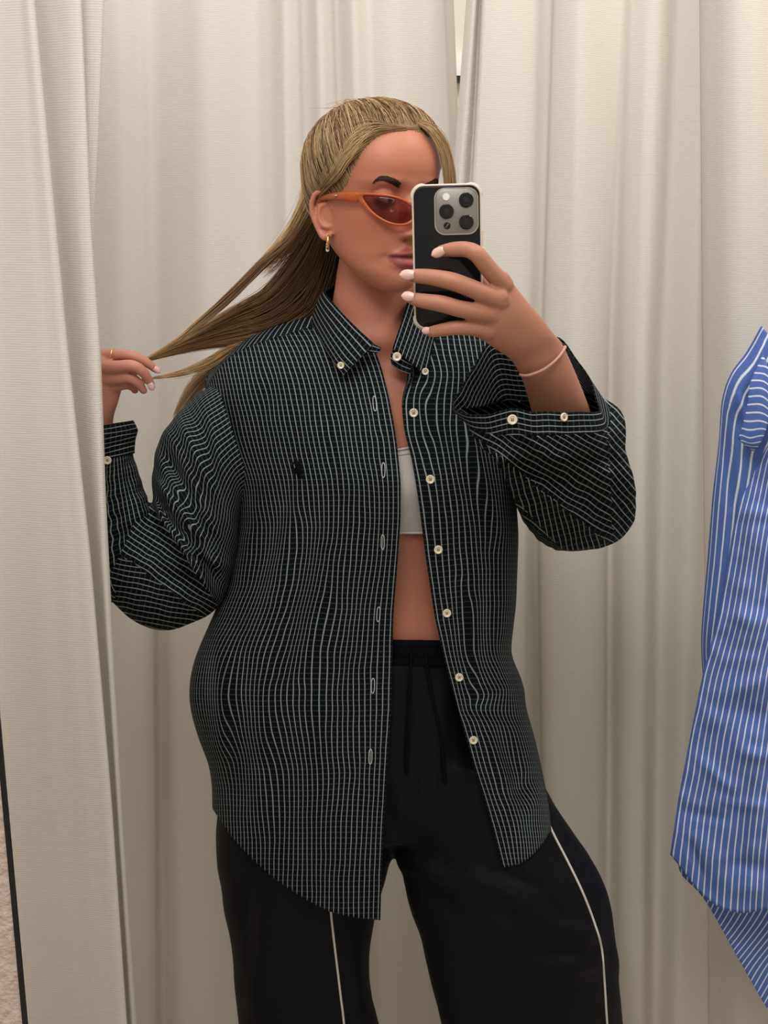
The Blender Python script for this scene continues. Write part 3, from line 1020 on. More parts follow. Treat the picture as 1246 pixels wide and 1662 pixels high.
# the thin lock pulled out to the hand, a loose strand below it and the free lock over the shoulder
sheet([[(492, 350, 1.825), (468, 387, 1.825), (429, 420, 1.82), (374, 474, 1.81), (315, 526, 1.79), (283, 553, 1.775), (234, 582, 1.756)],
       [(496, 356, 1.825), (472, 393, 1.825), (434, 427, 1.82), (380, 481, 1.81), (320, 532, 1.79), (286, 556, 1.775), (235, 584, 1.756)]],
      170, .00055, .0003, lambda u: (MID * .8, MID * .7, BLOND * .85), jit=.0012, dj=.004)
sheet([[(440, 540, 1.865), (380, 558, 1.85), (341, 582, 1.835), (296, 602, 1.80), (238, 614, 1.75)], [(440, 548, 1.865), (380, 565, 1.85), (341, 590, 1.835), (296, 607, 1.80), (238, 617, 1.75)]],
      70, .0005, .0003, lambda u: (MID, BLOND * .9, ASH), jit=.0022, dj=.005)
sheet([[(540, 465, 1.85), (500, 518, 1.87), (440, 546, 1.87), (385, 564, 1.868), (341, 592, 1.862), (302, 632, 1.858), (279, 677, 1.852)],
       [(540, 480, 1.85), (505, 530, 1.87), (450, 560, 1.87), (400, 582, 1.868), (356, 604, 1.866), (326, 634, 1.862), (290, 682, 1.855)]],
      620, .0005, .0002, lambda u: (DARK, MID * .9, ASH * .95), jit=.0032, cut=.3, cp=1.2)
sheet([[(672, 200, 1.700), (694, 212, 1.692), (710, 238, 1.692), (719, 272, 1.698), (722, 320, 1.712), (716, 390, 1.75), (700, 470, 1.83)],
       [(668, 190, 1.715), (704, 204, 1.708), (725, 234, 1.710), (735, 274, 1.718), (738, 320, 1.732), (730, 390, 1.77), (712, 475, 1.85)]],
      240, .00042, .0003, lambda u: (MID * 1.1, ASH * rng.uniform(.7, 1.0), BLOND * .9), jit=.0013, dj=.006)
S.build('hair_strands', cap)
# solid core of the long hair so that no background shows through
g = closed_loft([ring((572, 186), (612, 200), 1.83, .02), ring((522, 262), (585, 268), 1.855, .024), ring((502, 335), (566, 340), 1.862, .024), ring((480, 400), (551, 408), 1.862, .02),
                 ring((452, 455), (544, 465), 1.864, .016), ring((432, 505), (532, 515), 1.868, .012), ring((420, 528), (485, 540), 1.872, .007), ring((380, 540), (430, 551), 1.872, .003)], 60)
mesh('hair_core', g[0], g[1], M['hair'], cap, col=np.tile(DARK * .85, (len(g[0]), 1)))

# ================================================================== SUNGLASSES
k = NT('orange_frame', 0.12, 0.6)
k.color((0.66, 0.17, 0.05)); k.b.inputs['Transmission Weight'].default_value = 0.55; k.b.inputs['IOR'].default_value = 1.35
M['orange'] = k.m
k = NT('rose_lens', 0.05, 0.5)
tr = k.n('ShaderNodeBsdfTransparent'); tr.inputs[0].default_value = (0.57, 0.37, 0.36, 1)
gl = k.n('ShaderNodeBsdfGlossy'); gl.inputs[0].default_value = (1, .9, .88, 1); gl.inputs[1].default_value = .06
fr = k.n('ShaderNodeFresnel'); fr.inputs[0].default_value = 1.35
mx = k.n('ShaderNodeMixShader'); k.l(fr.outputs[0], mx.inputs[0]); k.l(tr.outputs[0], mx.inputs[1]); k.l(gl.outputs[0], mx.inputs[2])
k.l(mx.outputs[0], k.t.nodes['Material Output'].inputs[0])
M['lens'] = k.m
glasses = tag(empty('sunglasses', HL((0, .1, .1))), 'narrow orange-framed sunglasses with rose lenses worn on the face', 'sunglasses')


def wrap(x, z, out=0.0):
    y = .1075 - 11.0 * x * x
    nrm = np.array([22.0 * x, 1.0, 0]); nrm /= np.linalg.norm(nrm)
    return HL(np.array([x, y, z]) + nrm * out)


outer = [(.0665, .1205), (.052, .1225), (.036, .1215), (.020, .1165), (.0075, .1085), (.0060, .0965), (.0135, .0865), (.026, .0838), (.040, .0872), (.053, .0975), (.063, .1115)]
inner = [(.0590, .1180), (.050, .1190), (.036, .1182), (.022, .1135), (.0115, .1060), (.0100, .0965), (.0165, .0895), (.0265, .0872), (.039, .0905), (.050, .0995), (.0570, .1105)]
for s_ in (-1, 1):
    oc = cr(np.array(outer), 72, True); ic = cr(np.array(inner), 72, True)
    # frame as a swept rounded section
    V = []
    for a in range(10):
        an = 2 * math.pi * a / 10
        mid = (oc + ic) / 2; hw = (oc - ic) / 2
        pt_ = mid + hw * math.cos(an)
        V.append([wrap(s_ * p[0], p[1], .0022 * math.sin(an)) for p in pt_])
    V = np.array(V).transpose(1, 0, 2)
    n, m = V.shape[:2]
    F_ = [(i * m + j, i * m + (j + 1) % m, ((i + 1) % n) * m + (j + 1) % m, ((i + 1) % n) * m + j) for i in range(n) for j in range(m)]
    mesh('rim', V, F_, M['orange'], glasses)
    L = [[wrap(s_ * (c_[0] * t + (1 - t) * .035), c_[1] * t + (1 - t) * .1035, 0) for c_ in ic] for t in (1.02, .8, .6, .4, .2, .02)]
    mesh('lens', L, grid_faces(6, 72, True), M['lens'], glasses, solid=.0012)
    # temple arm
    arm = [HL((s_ * .0650, .0590, .1165)), HL((s_ * .0715, .045, .1170)), HL((s_ * .0745, .030, .1165)), HL((s_ * .0755, .010, .1150)), HL((s_ * .076, -.008, .1120)), HL((s_ * .0745, -.022, .102))]
    v, f = tube(arm, [.0066, .0056, .0046, .0038, .0032, .0024], 10, 30, up=tuple(EX), sq=.42)
    tm = mesh('temple', v, f, M['orange'], glasses)
    dmk = [HL((s_ * .0776, .034, .1172)), HL((s_ * .0779, .0295, .1170))]
    v, f = tube(dmk, [.0011, .0011], 8, 6)
    mesh('silver_mark', v, f, M['steel'], tm)
v, f = tube([wrap(-.008, .108), wrap(0, .1105, .001), wrap(.008, .108)], [.0026, .0024, .0026], 10, 14)
mesh('bridge', v, f, M['orange'], glasses)

# ================================================================== EARRINGS, BRACELET, RING
def torus(c, ax1, ax2, R, r, n=40, m=10, a0=0, a1=2 * math.pi):
    ax1, ax2 = np.asarray(ax1), np.asarray(ax2)
    pts = [np.asarray(c) + R * (math.cos(a) * ax1 + math.sin(a) * ax2) for a in np.linspace(a0, a1, n)]
    return tube(pts, [r] * n, m, n * 2)


for s_ in (-1, 1):
    ec = HL((s_ * .0725, .008, .0585))
    er = tag(empty('earring', ec), 'small gold hoop earring set with clear stones, on the visible ear' if s_ < 0 else 'small gold hoop earring on the ear hidden behind the phone', 'earring', 'pair of hoop earrings')
    d1 = EX * s_ * .5 + EY * .86; d1 /= np.linalg.norm(d1)
    v, f = torus(ec, d1, EZ, .0082, .0016)
    mesh('hoop', v, f, M['gold'], er)
    for q_ in range(7):
        a = math.radians(125 + q_ * 24)
        p = ec + .0096 * (math.cos(a) * d1 + math.sin(a) * EZ) + (CAM - ec) / np.linalg.norm(CAM - ec) * .0008
        v, f = ellipsoid(p, np.eye(3) * .0022, 8, 6)
        mesh('stone', v, f, M['gem'], er, smooth=False)

bl = cr(np.array([P(844, 608, 1.540), P(858, 609, 1.523), P(885, 598, 1.519), P(906, 580, 1.523), P(917, 563, 1.540), P(905, 572, 1.566), P(880, 592, 1.575), P(855, 606, 1.566)]), 60, True)
V = []
an = np.arange(8) * 2 * math.pi / 8
tt = np.roll(bl, -1, 0) - np.roll(bl, 1, 0); tt /= np.linalg.norm(tt, axis=1)[:, None]
uu = np.cross(tt, (0, 0, 1.0)); uu /= np.linalg.norm(uu, axis=1)[:, None]; ww = np.cross(tt, uu)
V = bl[:, None] + .0017 * (np.cos(an)[None, :, None] * uu[:, None] + np.sin(an)[None, :, None] * ww[:, None])
F_ = [(i * 8 + j, i * 8 + (j + 1) % 8, ((i + 1) % 60) * 8 + (j + 1) % 8, ((i + 1) % 60) * 8 + j) for i in range(60) for j in range(8)]
tag(mesh('bracelet', V, F_, M['bracelet']), 'thin rose cord bracelet on the wrist of the phone hand', 'bracelet')
rc = P(182, 576.5, 1.7505)
v, f = torus(rc, np.array([0, 1.0, 0]), np.array([.12, 0, .99]), .0084, .0012, 40, 8)
tag(mesh('finger_ring', v, f, M['gold']), 'thin gold ring on the finger beside the near curtain', 'ring')

# ================================================================== PHONE
phone = tag(empty('phone', P(727, 415, 1.503)), 'black smartphone in a clear case held up in front of the face', 'phone')
c0 = P(726, 417, 1.5025)
right = P(782, 415, 1.5025) - P(670, 418, 1.5025); PW = np.linalg.norm(right); right /= PW
toC = CAM - c0; toC /= np.linalg.norm(toC)
upv = np.array([0, 0, 1.0]) - toC * toC[2]; upv -= right * (upv @ right); upv /= np.linalg.norm(upv)
nrm = np.cross(right, upv)            # towards the camera
if nrm @ toC < 0: nrm = -nrm
PHH = PW * 2.055


def rrect(w_, h_, r, n=10):
    p = []
    for cx, cz, a0 in ((w_ / 2 - r, h_ / 2 - r, 0), (-w_ / 2 + r, h_ / 2 - r, 90), (-w_ / 2 + r, -h_ / 2 + r, 180), (w_ / 2 - r, -h_ / 2 + r, 270)):
        for i in range(n):
            a = math.radians(a0 + 90 * i / (n - 1))
            p.append((cx + r * math.cos(a), cz + r * math.sin(a)))
    return np.array(p)


def PH(x, z, o): return c0 + right * x + upv * z + nrm * o


def slab(name, w_, h_, r, o0, o1, mat, parent, bev=.0008, cx=0, cz=0):
    rows = []
    for (ins, o) in ((bev, o0), (bev * .3, o0 + bev * .3), (0, o0 + bev), (0, o1 - bev), (bev * .3, o1 - bev * .3), (bev, o1)):
        rows.append([PH(cx + p[0], cz + p[1], o) for p in rrect(w_ - 2 * ins, h_ - 2 * ins, max(.0005, r - ins))])
    rows = np.array(rows); n = rows.shape[1]
    v = rows.reshape(-1, 3); f = grid_faces(6, n, True)
    f += [tuple(range(n))[::-1], tuple(5 * n + i for i in range(n))]
    o = mesh(name, v, f, mat, parent)
    return o


k = NT('phone_glass', 0.07, 0.4); k.color(k.mix(k.noise(30, 2, k.obj()), (0.0035, 0.005, 0.006), (0.006, 0.008, 0.010)))
M['pglass'] = k.m
k = NT('clear_case', 0.15, 0.5); k.color((0.93, 0.84, 0.72)); k.b.inputs['Transmission Weight'].default_value = .55; k.b.inputs['IOR'].default_value = 1.3
M['case'] = k.m
M['titan'] = plain('titanium', (0.27, 0.255, 0.24), .35, .5, .08, 80, metal=.6)
M['lensglass'] = plain('camera_glass', (0.0015, 0.0015, 0.002), .08, .6, .1, 50)
M['flash'] = plain('flash_diffuser', (0.75, 0.73, 0.68), .3, .5, .1, 300)
slab('body', PW - .0042, PHH - .0042, .0112, -.0040, .0040, M['pglass'], phone)
# case: bumper ring round the edge
oc, ic = rrect(PW, PHH, .0130, 14), rrect(PW - .0040, PHH - .0040, .0110, 14)
sec = [(0, -.0050), (0.25, -.0056), (.8, -.0056), (1, -.0050), (1, .0048), (.8, .0055), (.25, .0055), (0, .0048)]
rows = [[PH(*(o_ * (1 - a) + i_ * a), b) for o_, i_ in zip(oc, ic)] for a, b in sec]
rows = np.array(rows).transpose(1, 0, 2); n, m = rows.shape[:2]
F_ = [(i * m + j, ((i + 1) % n) * m + j, ((i + 1) % n) * m + (j + 1) % m, i * m + (j + 1) % m) for i in range(n) for j in range(m)]
case = mesh('clear_case', rows, F_, M['case'], phone)
for sx_, sz_ in ((1, 1), (-1, 1), (1, -1), (-1, -1)):
    arc = [PH(sx_ * (PW / 2 - .0125 + .0124 * math.cos(a)), sz_ * (PHH / 2 - .0125 + .0124 * math.sin(a)), .0012) for a in np.linspace(-.12, math.pi / 2 + .12, 9)]
    v, f = tube(arc, [.0010] + [.0017] * 7 + [.0010], 8, 20)
    mesh('corner_bumper', v, f, M['case'], case)
slab('side_button', .0022, .017, .0008, -.0015, .0025, M['case'], case, .0003, PW / 2 + .0004, PHH * .12)
# camera island
CW = PW * .615
ccx, ccz = PW / 2 - .0042 - CW / 2, PHH / 2 - .0046 - CW * .53
isl = slab('camera_plate', CW, CW * 1.05, .0108, .0040, .0056, M['titan'], phone, .0006, ccx, ccz)
rimo, rimi = rrect(CW + .0014, CW * 1.05 + .0014, .0114, 12), rrect(CW - .0006, CW * 1.05 - .0006, .0105, 12)
rows = [[PH(ccx + (o_[0] * (1 - a) + i_[0] * a), ccz + (o_[1] * (1 - a) + i_[1] * a), b) for o_, i_ in zip(rimo, rimi)] for a, b in ((0, .0042), (.2, .0062), (.8, .0062), (1, .0050))]
mesh('plate_rim', np.array(rows), grid_faces(4, 48, True), M['case'], isl)


def disc(name, x, z, r, o0, o1, mat, parent, n=36):
    rows = []
    for rr, o in ((r, o0), (r, o1 - .0004), (r * .94, o1), (r * .01, o1)):
        rows.append([PH(x + rr * math.cos(a), z + rr * math.sin(a), o) for a in np.arange(n) * 2 * math.pi / n])
    return mesh(name, np.array(rows), grid_faces(4, n, True), mat, parent, smooth=False)


for lx, lz in ((.23, .255), (-.235, .005), (.225, -.25)):
    x_, z_ = ccx + lx * CW, ccz + lz * CW
    lr = disc('lens_ring', x_, z_, CW * .172, .005, .0074, M['black'], phone)
    disc('lens_glass', x_, z_, CW * .166, .0070, .0079, M['lensglass'], lr)
    disc('lens_core', x_, z_, CW * .07, .0078, .0083, M['black'], lr)
disc('flash', ccx - .235 * CW, ccz + .335 * CW, CW * .085, .005, .0062, M['flash'], phone)
sc_ = disc('depth_sensor', ccx - .225 * CW, ccz - .325 * CW, CW * .082, .005, .0061, M['lensglass'], phone)
sl = [PH(ccx - .255 * CW, ccz - .37 * CW, .0063), PH(ccx - .195 * CW, ccz - .285 * CW, .0063)]
v, f = tube(sl, [.0004, .0004], 6, 6)
mesh('sensor_glint', v, f, M['titan'], sc_)

# ================================================================== CROP TOP
rows = [ring((470, 716), (770, 716), 1.792, .1015, 64), ring((440, 745), (785, 745), 1.79, .1045, 64), ring((415, 790), (800, 795), 1.79, .1085, 64), ring((430, 835), (793, 838), 1.792, .098, 64), ring((440, 863), (790, 866), 1.794, .0895, 64)]
g = loft(rows, 30)
dipx = np.linspace(0, 1, 30)[:, None]
gx, gy = proj(g)
g[..., 2] -= .012 * np.exp(-((gx - 628) / 60) ** 2) * (1 - dipx) ** 2 * (g[..., 1] < 1.79)
top = mesh('crop_top', g, grid_faces(30, 64, True), M['white_top'], person, solid=.0015, offset=1)
for idx, rr in ((0, .0016), (3, .0008), (29, .0018)):
    c = g[idx]; c = np.concatenate([c, c[:1]])
    v, f = tube(c * 1.0 + (c - c.mean(0)) * .006, [rr] * len(c), 6, 130)
    mesh('hem_band', v, f, M['white_top'], top)

# ================================================================== TROUSERS
T = Acc()
e_ = .92
T.add(closed_loft([ring((446, 1036), (800, 1040), 1.800, .094, 64), ring((440, 1078), (806, 1080), 1.802, .098, 64), ring((425, 1085), (815, 1090), 1.804, .105, 64), ring((395, 1160), (835, 1165), 1.81, .120, 64),
                   ring((366, 1250), (868, 1255), 1.81, .125, 64), ring((354, 1310), (896, 1310), 1.805, .125, 64), ring((400, 1372), (860, 1372), 1.80, .10, 64)], 80))
T.add(closed_loft([ring((368, 1240), (640, 1250), 1.81, .115, 48), ring((350, 1320), (650, 1325), 1.805, .118, 48), ring((350, 1390), (634, 1400), 1.80, .115, 48), ring((361, 1460), (617, 1465), 1.80, .11, 48), ring((372, 1530), (601, 1535), 1.80, .105, 48),
                   ring((379, 1595), (601, 1600), 1.80, .102, 48), ring((387, 1662), (612, 1662), 1.80, .102, 48), ring((398, 1800), (640, 1800), 1.81, .105, 48), ring((405, 1965), (655, 1965), 1.82, .105, 48)], 120))
T.add(closed_loft([ring((632, 1240), (862, 1245), 1.80, .11, 48), ring((628, 1310), (905, 1310), 1.795, .118, 48), ring((643, 1390), (949, 1380), 1.78, .118, 48), ring((664, 1460), (983, 1455), 1.765, .116, 48), ring((688, 1540), (1001, 1530), 1.755, .112, 48),
                   ring((704, 1600), (1007, 1595), 1.755, .108, 48), ring((718, 1662), (1011, 1660), 1.76, .106, 48), ring((745, 1800), (1022, 1800), 1.79, .105, 48), ring((765, 1965), (1030, 1965), 1.815, .105, 48)], 120))
tro = mesh('trousers', T.V(), T.f, M['trouser'], person)
rm = tro.modifiers.new('rm', 'REMESH'); rm.mode = 'VOXEL'; rm.voxel_size = .0048; rm.use_smooth_shade = True
sm = tro.modifiers.new('sm', 'SMOOTH'); sm.factor = .5; sm.iterations = 18
bake(tro)
tro.data.polygons.foreach_set('use_smooth', np.ones(len(tro.data.polygons), bool))
c = coords(tro); nn = normals(tro)
tx, ty = proj(c)
fr_ = (nn[:, 1] < .35)
TF = [(770, 1425, 880, 1500, 16, .007), (880, 1500, 980, 1520, 13, .007), (790, 1400, 870, 1440, 10, -.006), (800, 1455, 900, 1530, 13, -.007), (760, 1470, 850, 1560, 22, .006), (870, 1570, 990, 1560, 16, .006),
      (850, 1555, 960, 1545, 10, -.004), (650, 1400, 760, 1440, 14, .006), (660, 1420, 740, 1480, 14, -.006), (640, 1340, 720, 1400, 18, -.006), (600, 1330, 560, 1420, 16, -.006),
      (430, 1500, 410, 1662, 22, .005), (480, 1480, 500, 1662, 26, -.006), (575, 1540, 590, 1662, 14, .005), (395, 1430, 405, 1560, 16, -.005), (720, 1120, 700, 1330, 16, .006), (680, 1110, 665, 1330, 12, -.006), (750, 1110, 770, 1280, 14, -.006)]
dsp = fold_field(tx, ty, TF) * np.where(nn[:, 1] < 0, 1, .0)
dsp += .0035 * vnoise(tx / 45, ty / 120) + .0012 * vnoise(tx / 18 + 5, ty / 40)
c2 = c + nn * dsp[:, None]
c2[:, 2] = np.maximum(c2[:, 2], .012)
setco(tro, c2)
TB = BVHTree.FromPolygons([Vector(p) for p in c2], [tuple(p.vertices) for p in tro.data.polygons])


def on_mesh(bvh, px, py, lift, fallback=1.7):
    dr = P(px, py, 1.0) - CAM; dr /= np.linalg.norm(dr)
    h = bvh.ray_cast(Vector(CAM), Vector(dr))
    p = np.array(h[0]) if h[0] is not None else P(px, py, fallback)
    return p - dr * lift


for line in ([(535, 1440), (537, 1482), (541, 1520), (547, 1570), (553, 1620), (558, 1662), (570, 1800), (580, 1950)],
             [(872, 1290), (893, 1343), (922, 1400), (946, 1450), (965, 1500), (976, 1540), (981, 1600), (985, 1662), (996, 1800), (1004, 1950)]):
    pts = [on_mesh(TB, x, y, .0004) for x, y in cr(np.array(line, float), 60)]
    v, f = tube(pts, [.0017] * len(pts), 8, 120)
    mesh('piping', v, f, M['piping'], tro)
# gathered waistband
rows = [ring((444, 1036), (802, 1040), 1.800, .0975, 160), ring((442, 1050), (804, 1054), 1.801, .1005, 160), ring((441, 1068), (805, 1070), 1.802, .1005, 160), ring((438, 1082), (808, 1084), 1.803, .1015, 160)]
g = loft(rows, 24)
ang_ = np.arange(160)[None, :]
cen = g.mean(1, keepdims=True)
dirn = g - cen; dirn /= np.linalg.norm(dirn, axis=2, keepdims=True)
row_ = np.linspace(0, 1, 24)[:, None]
g = g + dirn * ((.0014 * np.sin(ang_ * .9) + .0012 * vnoise(ang_ * .35, row_ * 2)) * np.sin(math.pi * row_) + .0022 * np.abs(np.sin(math.pi * row_ * 3)) - .001)[..., None]
mesh('waistband', g, grid_faces(24, 160, True), M['waist'], tro, solid=.002, offset=1)
dc = [on_mesh(TB, x, y, .004) for x, y in ((668, 1046), (666, 1090), (664, 1140), (661, 1200), (660, 1255))]
v, f = tube(dc, [.0022] * 5, 8, 40); mesh('drawstring', v, f, M['waist'], tro)
dc = [on_mesh(TB, x, y, .004) for x, y in ((690, 1048), (694, 1090), (703, 1140), (716, 1200), (722, 1270))]
v, f = tube(dc, [.0022] * 5, 8, 40); mesh('drawstring', v, f, M['waist'], tro)

# ================================================================== DARK CHECKED SHIRT
def ip(tab, sig=9.0):
    a = np.array(tab, float)
    xs_ = np.arange(a[0, 0] - 60, a[-1, 0] + 60, 1.0)
    ys_ = np.interp(xs_, a[:, 0], a[:, 1])
    # run the ends on in their own direction, then smooth out the tracing corners
    ys_ = np.where(xs_ < a[0, 0], a[0, 1] + (xs_ - a[0, 0]) * (a[1, 1] - a[0, 1]) / (a[1, 0] - a[0, 0]), ys_)
    ys_ = np.where(xs_ > a[-1, 0], a[-1, 1] + (xs_ - a[-1, 0]) * (a[-1, 1] - a[-2, 1]) / (a[-1, 0] - a[-2, 0]), ys_)
    kr = np.exp(-(np.arange(-24, 25) / sig) ** 2 / 2); kr /= kr.sum()
    ys_[24:-24] = np.convolve(ys_, kr, 'valid')
    return lambda y: np.interp(y, xs_, ys_)


# placket edge and side outline as functions of image row (traced), front depth profile
LP = ip([(540, 590), (558, 604), (575, 611), (600, 620), (640, 630), (680, 638), (720, 644), (780, 650), (840, 650), (900, 646), (1000, 638), (1100, 636), (1150, 635), (1250, 628), (1350, 622), (1420, 619), (1500, 617)])
LS = ip([(540, 316), (600, 326), (650, 337), (700, 350), (740, 361), (770, 371), (800, 379), (850, 384), (900, 378), (950, 366), (1000, 346), (1040, 328), (1070, 316), (1100, 309), (1130, 307), (1160, 311), (1200, 323), (1240, 339), (1270, 344), (1312, 345), (1500, 352)])
LT = ip([(316, 662), (328, 640), (335, 630), (350, 604), (366, 584), (384, 571), (420, 556), (470, 541), (505, 530), (540, 540), (575, 553), (604, 560)])
LH = ip([(330, 1290), (345, 1312), (380, 1365), (420, 1405), (450, 1430), (500, 1462), (535, 1480), (580, 1490), (620, 1493)])
RP = ip([(560, 650), (590, 662), (610, 667), (625, 661), (645, 653), (665, 652), (700, 656), (740, 667), (780, 674), (820, 680), (900, 690), (1000, 705), (1080, 723), (1160, 745), (1240, 768), (1310, 790), (1405, 815), (1420, 819)])
RS = ip([(540, 822), (600, 822), (700, 828), (790, 836), (870, 841), (980, 837), (1040, 830), (1062, 828), (1100, 845), (1120, 851), (1145, 852), (1200, 868), (1240, 877), (1300, 889), (1345, 894), (1420, 898)])
RT = ip([(640, 585), (660, 575), (690, 540), (715, 520), (750, 527), (780, 537), (800, 550), (812, 572), (822, 605)])
RH = ip([(800, 1408), (815, 1409), (850, 1401), (880, 1373), (895, 1345)])
DF = ip([(530, 1.735), (570, 1.722), (620, 1.705), (700, 1.684), (780, 1.672), (840, 1.674), (900, 1.682), (1000, 1.690), (1100, 1.690), (1200, 1.680), (1300, 1.672), (1400, 1.668), (1500, 1.668)])

FL = [(455, 830, 395, 1010, 14, .008), (480, 800, 440, 960, 12, -.007), (500, 860, 455, 1090, 13, .008), (530, 900, 490, 1100, 12, -.006), (420, 800, 385, 930, 10, -.006), (560, 1000, 520, 1200, 18, .006),
      (330, 1060, 330, 1220, 12, .008), (352, 1040, 360, 1260, 11, -.008), (390, 1080, 385, 1300, 14, .007), (430, 1120, 420, 1340, 13, -.005), (470, 1180, 460, 1400, 18, .005), (345, 660, 385, 760, 9, .005), (365, 650, 392, 740, 8, -.004),
      (540, 640, 560, 800, 14, .004), (585, 580, 612, 700, 6, -.003), (440, 600, 420, 720, 14, .003)]
FR = [(735, 690, 790, 900, 12, .006), (760, 690, 812, 860, 9, -.006), (745, 950, 760, 1150, 10, .006), (770, 980, 778, 1130, 9, -.007), (800, 900, 790, 1080, 12, .007), (818, 1050, 845, 1130, 9, .008), (775, 1130, 850, 1110, 10, -.006),
      (770, 1150, 860, 1170, 11, .007), (800, 1200, 830, 1300, 10, -.008), (815, 1190, 848, 1290, 9, .008), (835, 1290, 880, 1250, 10, .008), (828, 1300, 850, 1390, 11, -.006), (850, 1330, 885, 1290, 9, -.006), (680, 620, 700, 700, 8, .004)]


BODYB = BVHTree.FromPolygons([Vector(p) for p in B.V()], B.f)


def keep_out(Xp, Yp, D, gap=.004):
    """move cloth towards the viewer wherever trousers or torso would poke through, then relax it"""
    D = D.copy()
    lim = np.full(D.shape, 9.0)
    for i in range(0, D.shape[0], 2):
        for j in range(0, D.shape[1], 2):
            dr = P(Xp[i, j], Yp[i, j], 1.0) - CAM
            for bv in (TB, BODYB):
                h = bv.ray_cast(Vector(CAM + dr * 1.62), Vector(dr))
                if h[0] is not None: lim[i:i + 2, j:j + 2] = min(lim[i, j], h[0][1])
    for _ in range(14):
        D = np.minimum(D, lim - gap)
        Q = D.copy()
        Q[1:-1, 1:-1] = (D[:-2, 1:-1] + D[2:, 1:-1] + D[1:-1, :-2] + D[1:-1, 2:]) / 4
        w_ = np.where(D < lim - gap * 3, .0, .5)
        D = D * (1 - w_) + Q * w_
    return np.minimum(D, lim - gap * .7)


def front_panel(xp, xs, topf, hemf, folds, sgn, ns=90, nt=230, Dside=1.812):
    s = np.linspace(0, 1, ns)
    th = s * math.pi / 2
    ufrac = np.sin(th) ** 1.12
    dfrac = (1 - np.cos(th)) ** 1.15
    # solve top and bottom rows of each column
    yt = np.full(ns, 600.0); yb_ = np.full(ns, 1400.0)
    for _ in range(60):
        yt = yt * .5 + .5 * topf(xp(yt) + (xs(yt) - xp(yt)) * ufrac)
    ysc = np.linspace(1180, 1520, 1400)[:, None]
    ok_ = ysc >= hemf(xp(ysc) + (xs(ysc) - xp(ysc)) * ufrac)
    yb_ = ysc[np.argmax(ok_, axis=0), 0]
    t = np.linspace(0, 1, nt)[:, None]
    Yp = yt + (yb_ - yt) * t
    Xp = xp(Yp) + (xs(Yp) - xp(Yp)) * ufrac
    D = DF(Yp) + (Dside - DF(Yp)) * dfrac
    k_ = np.clip((Yp - yt) / 70, 0, 1)
    wt = np.sqrt(np.clip(1 - (1 - k_) ** 2, 0, 1))
    Dtop = np.interp(Xp, [321, 380, 500, 604], [1.812, 1.812, 1.80, 1.735]) if sgn < 0 else np.interp(Xp, [640, 715, 780, 825], [1.735, 1.80, 1.812, 1.812])
    D = Dtop + (D - Dtop) * wt
    fld = fold_field(Xp, Yp, folds)
    nz = .0030 * vnoise(Xp / 38, Yp / 130) + .0012 * vnoise(Xp / 16 + 7, Yp / 60)
    edge = smooth01(s[None, :] / .12)
    D = D - (fld + nz) * (0.25 + .75 * edge)
    for _ in range(2):
        D = keep_out(Xp, Yp, D)
    pts = PV(Xp, Yp, D)
    # fabric coordinates: arc length along a reference row, rows by height
    j = int(.42 * nt)
    u = np.concatenate([[0], np.cumsum(np.linalg.norm(np.diff(PV(Xp[j], Yp[j], (DF(Yp) + (Dside - DF(Yp)) * dfrac)[j]), axis=0), axis=1))])
    U = np.broadcast_to(u * (1.0 if sgn < 0 else .74), Yp.shape) + fold_field(Xp, Yp, [(a, b, c_, d_, w_ * 1.4, amp * .8) for a, b, c_, d_, w_, amp in folds]) + .0022 * vnoise(Xp / 55 + 3, Yp / 90) * edge + .0007 * vnoise(Xp / 22, Yp / 34) * edge
    V_ = -Yp / 1260 + .0025 * vnoise(Xp / 70, Yp / 160)
    return pts, np.stack([U, V_], -1)


ptsL, uvL = front_panel(LP, LS, LT, LH, FL, -1)
ptsR, uvR = front_panel(RP, RS, RT, RH, FR, 1, 80)
ns, nt = 90, 230
# back: from the left side seam round behind to the right one
sideL, sideR = ptsL[:, -1], ptsR[:, -1]
nb = 50
sL, sR = cr(sideL, 60), cr(sideR, 60)
tb = np.linspace(0, 1, nb)[None, :, None]
back = sL[:, None] * (1 - tb) + sR[:, None] * tb
bulge = np.sin(math.pi * tb[..., 0]) ** .7
back[..., 1] += .125 * bulge
r_ = np.linspace(0, 1, 60)[:, None]
back[..., 2] += (1 - r_) ** 3 * .085 * bulge - .05 * r_ ** 2 * bulge
ub = np.linspace(0, .62, nb)
uvB = np.stack([np.broadcast_to(ub, (60, nb)), np.broadcast_to(np.linspace(0, -.6, 60)[:, None], (60, nb))], -1)
# yoke between the front tops and the back top, over the shoulders
v = np.concatenate([ptsL.reshape(-1, 3), ptsR.reshape(-1, 3), back.reshape(-1, 3)])
f = grid_faces(nt, 90) + [q_[::-1] for q_ in grid_faces(nt, 80, base=nt * 90)] + grid_faces(60, nb, base=nt * 170)
uva = np.concatenate([uvL.reshape(-1, 2), uvR.reshape(-1, 2), uvB.reshape(-1, 2)])
shirt = mesh('shirt', v, f, M['check'], person, uva, solid=.0009)
yk = []
uk = []
ny = 14
topL = cr(ptsL[0][::-1], 40); topR = cr(ptsR[0], 40)
for base_, half in ((topL, 0), (topR, 1)):
    tgt = cr(back[0][:nb // 2] if half == 0 else back[0][nb // 2:], 40)
    q_ = [base_ * (1 - a) + tgt * a + np.array([0, 0, .012 * math.sin(math.pi * a)]) for a in np.linspace(0, 1, ny)]
    q_ = np.array(q_)
    uu_ = np.stack([np.broadcast_to(np.linspace(0, .2, 40), (ny, 40)), np.broadcast_to(np.linspace(0, .12, ny)[:, None], (ny, 40))], -1)
    mesh('yoke', q_, grid_faces(ny, 40), M['check'], shirt, uu_, solid=.0009)
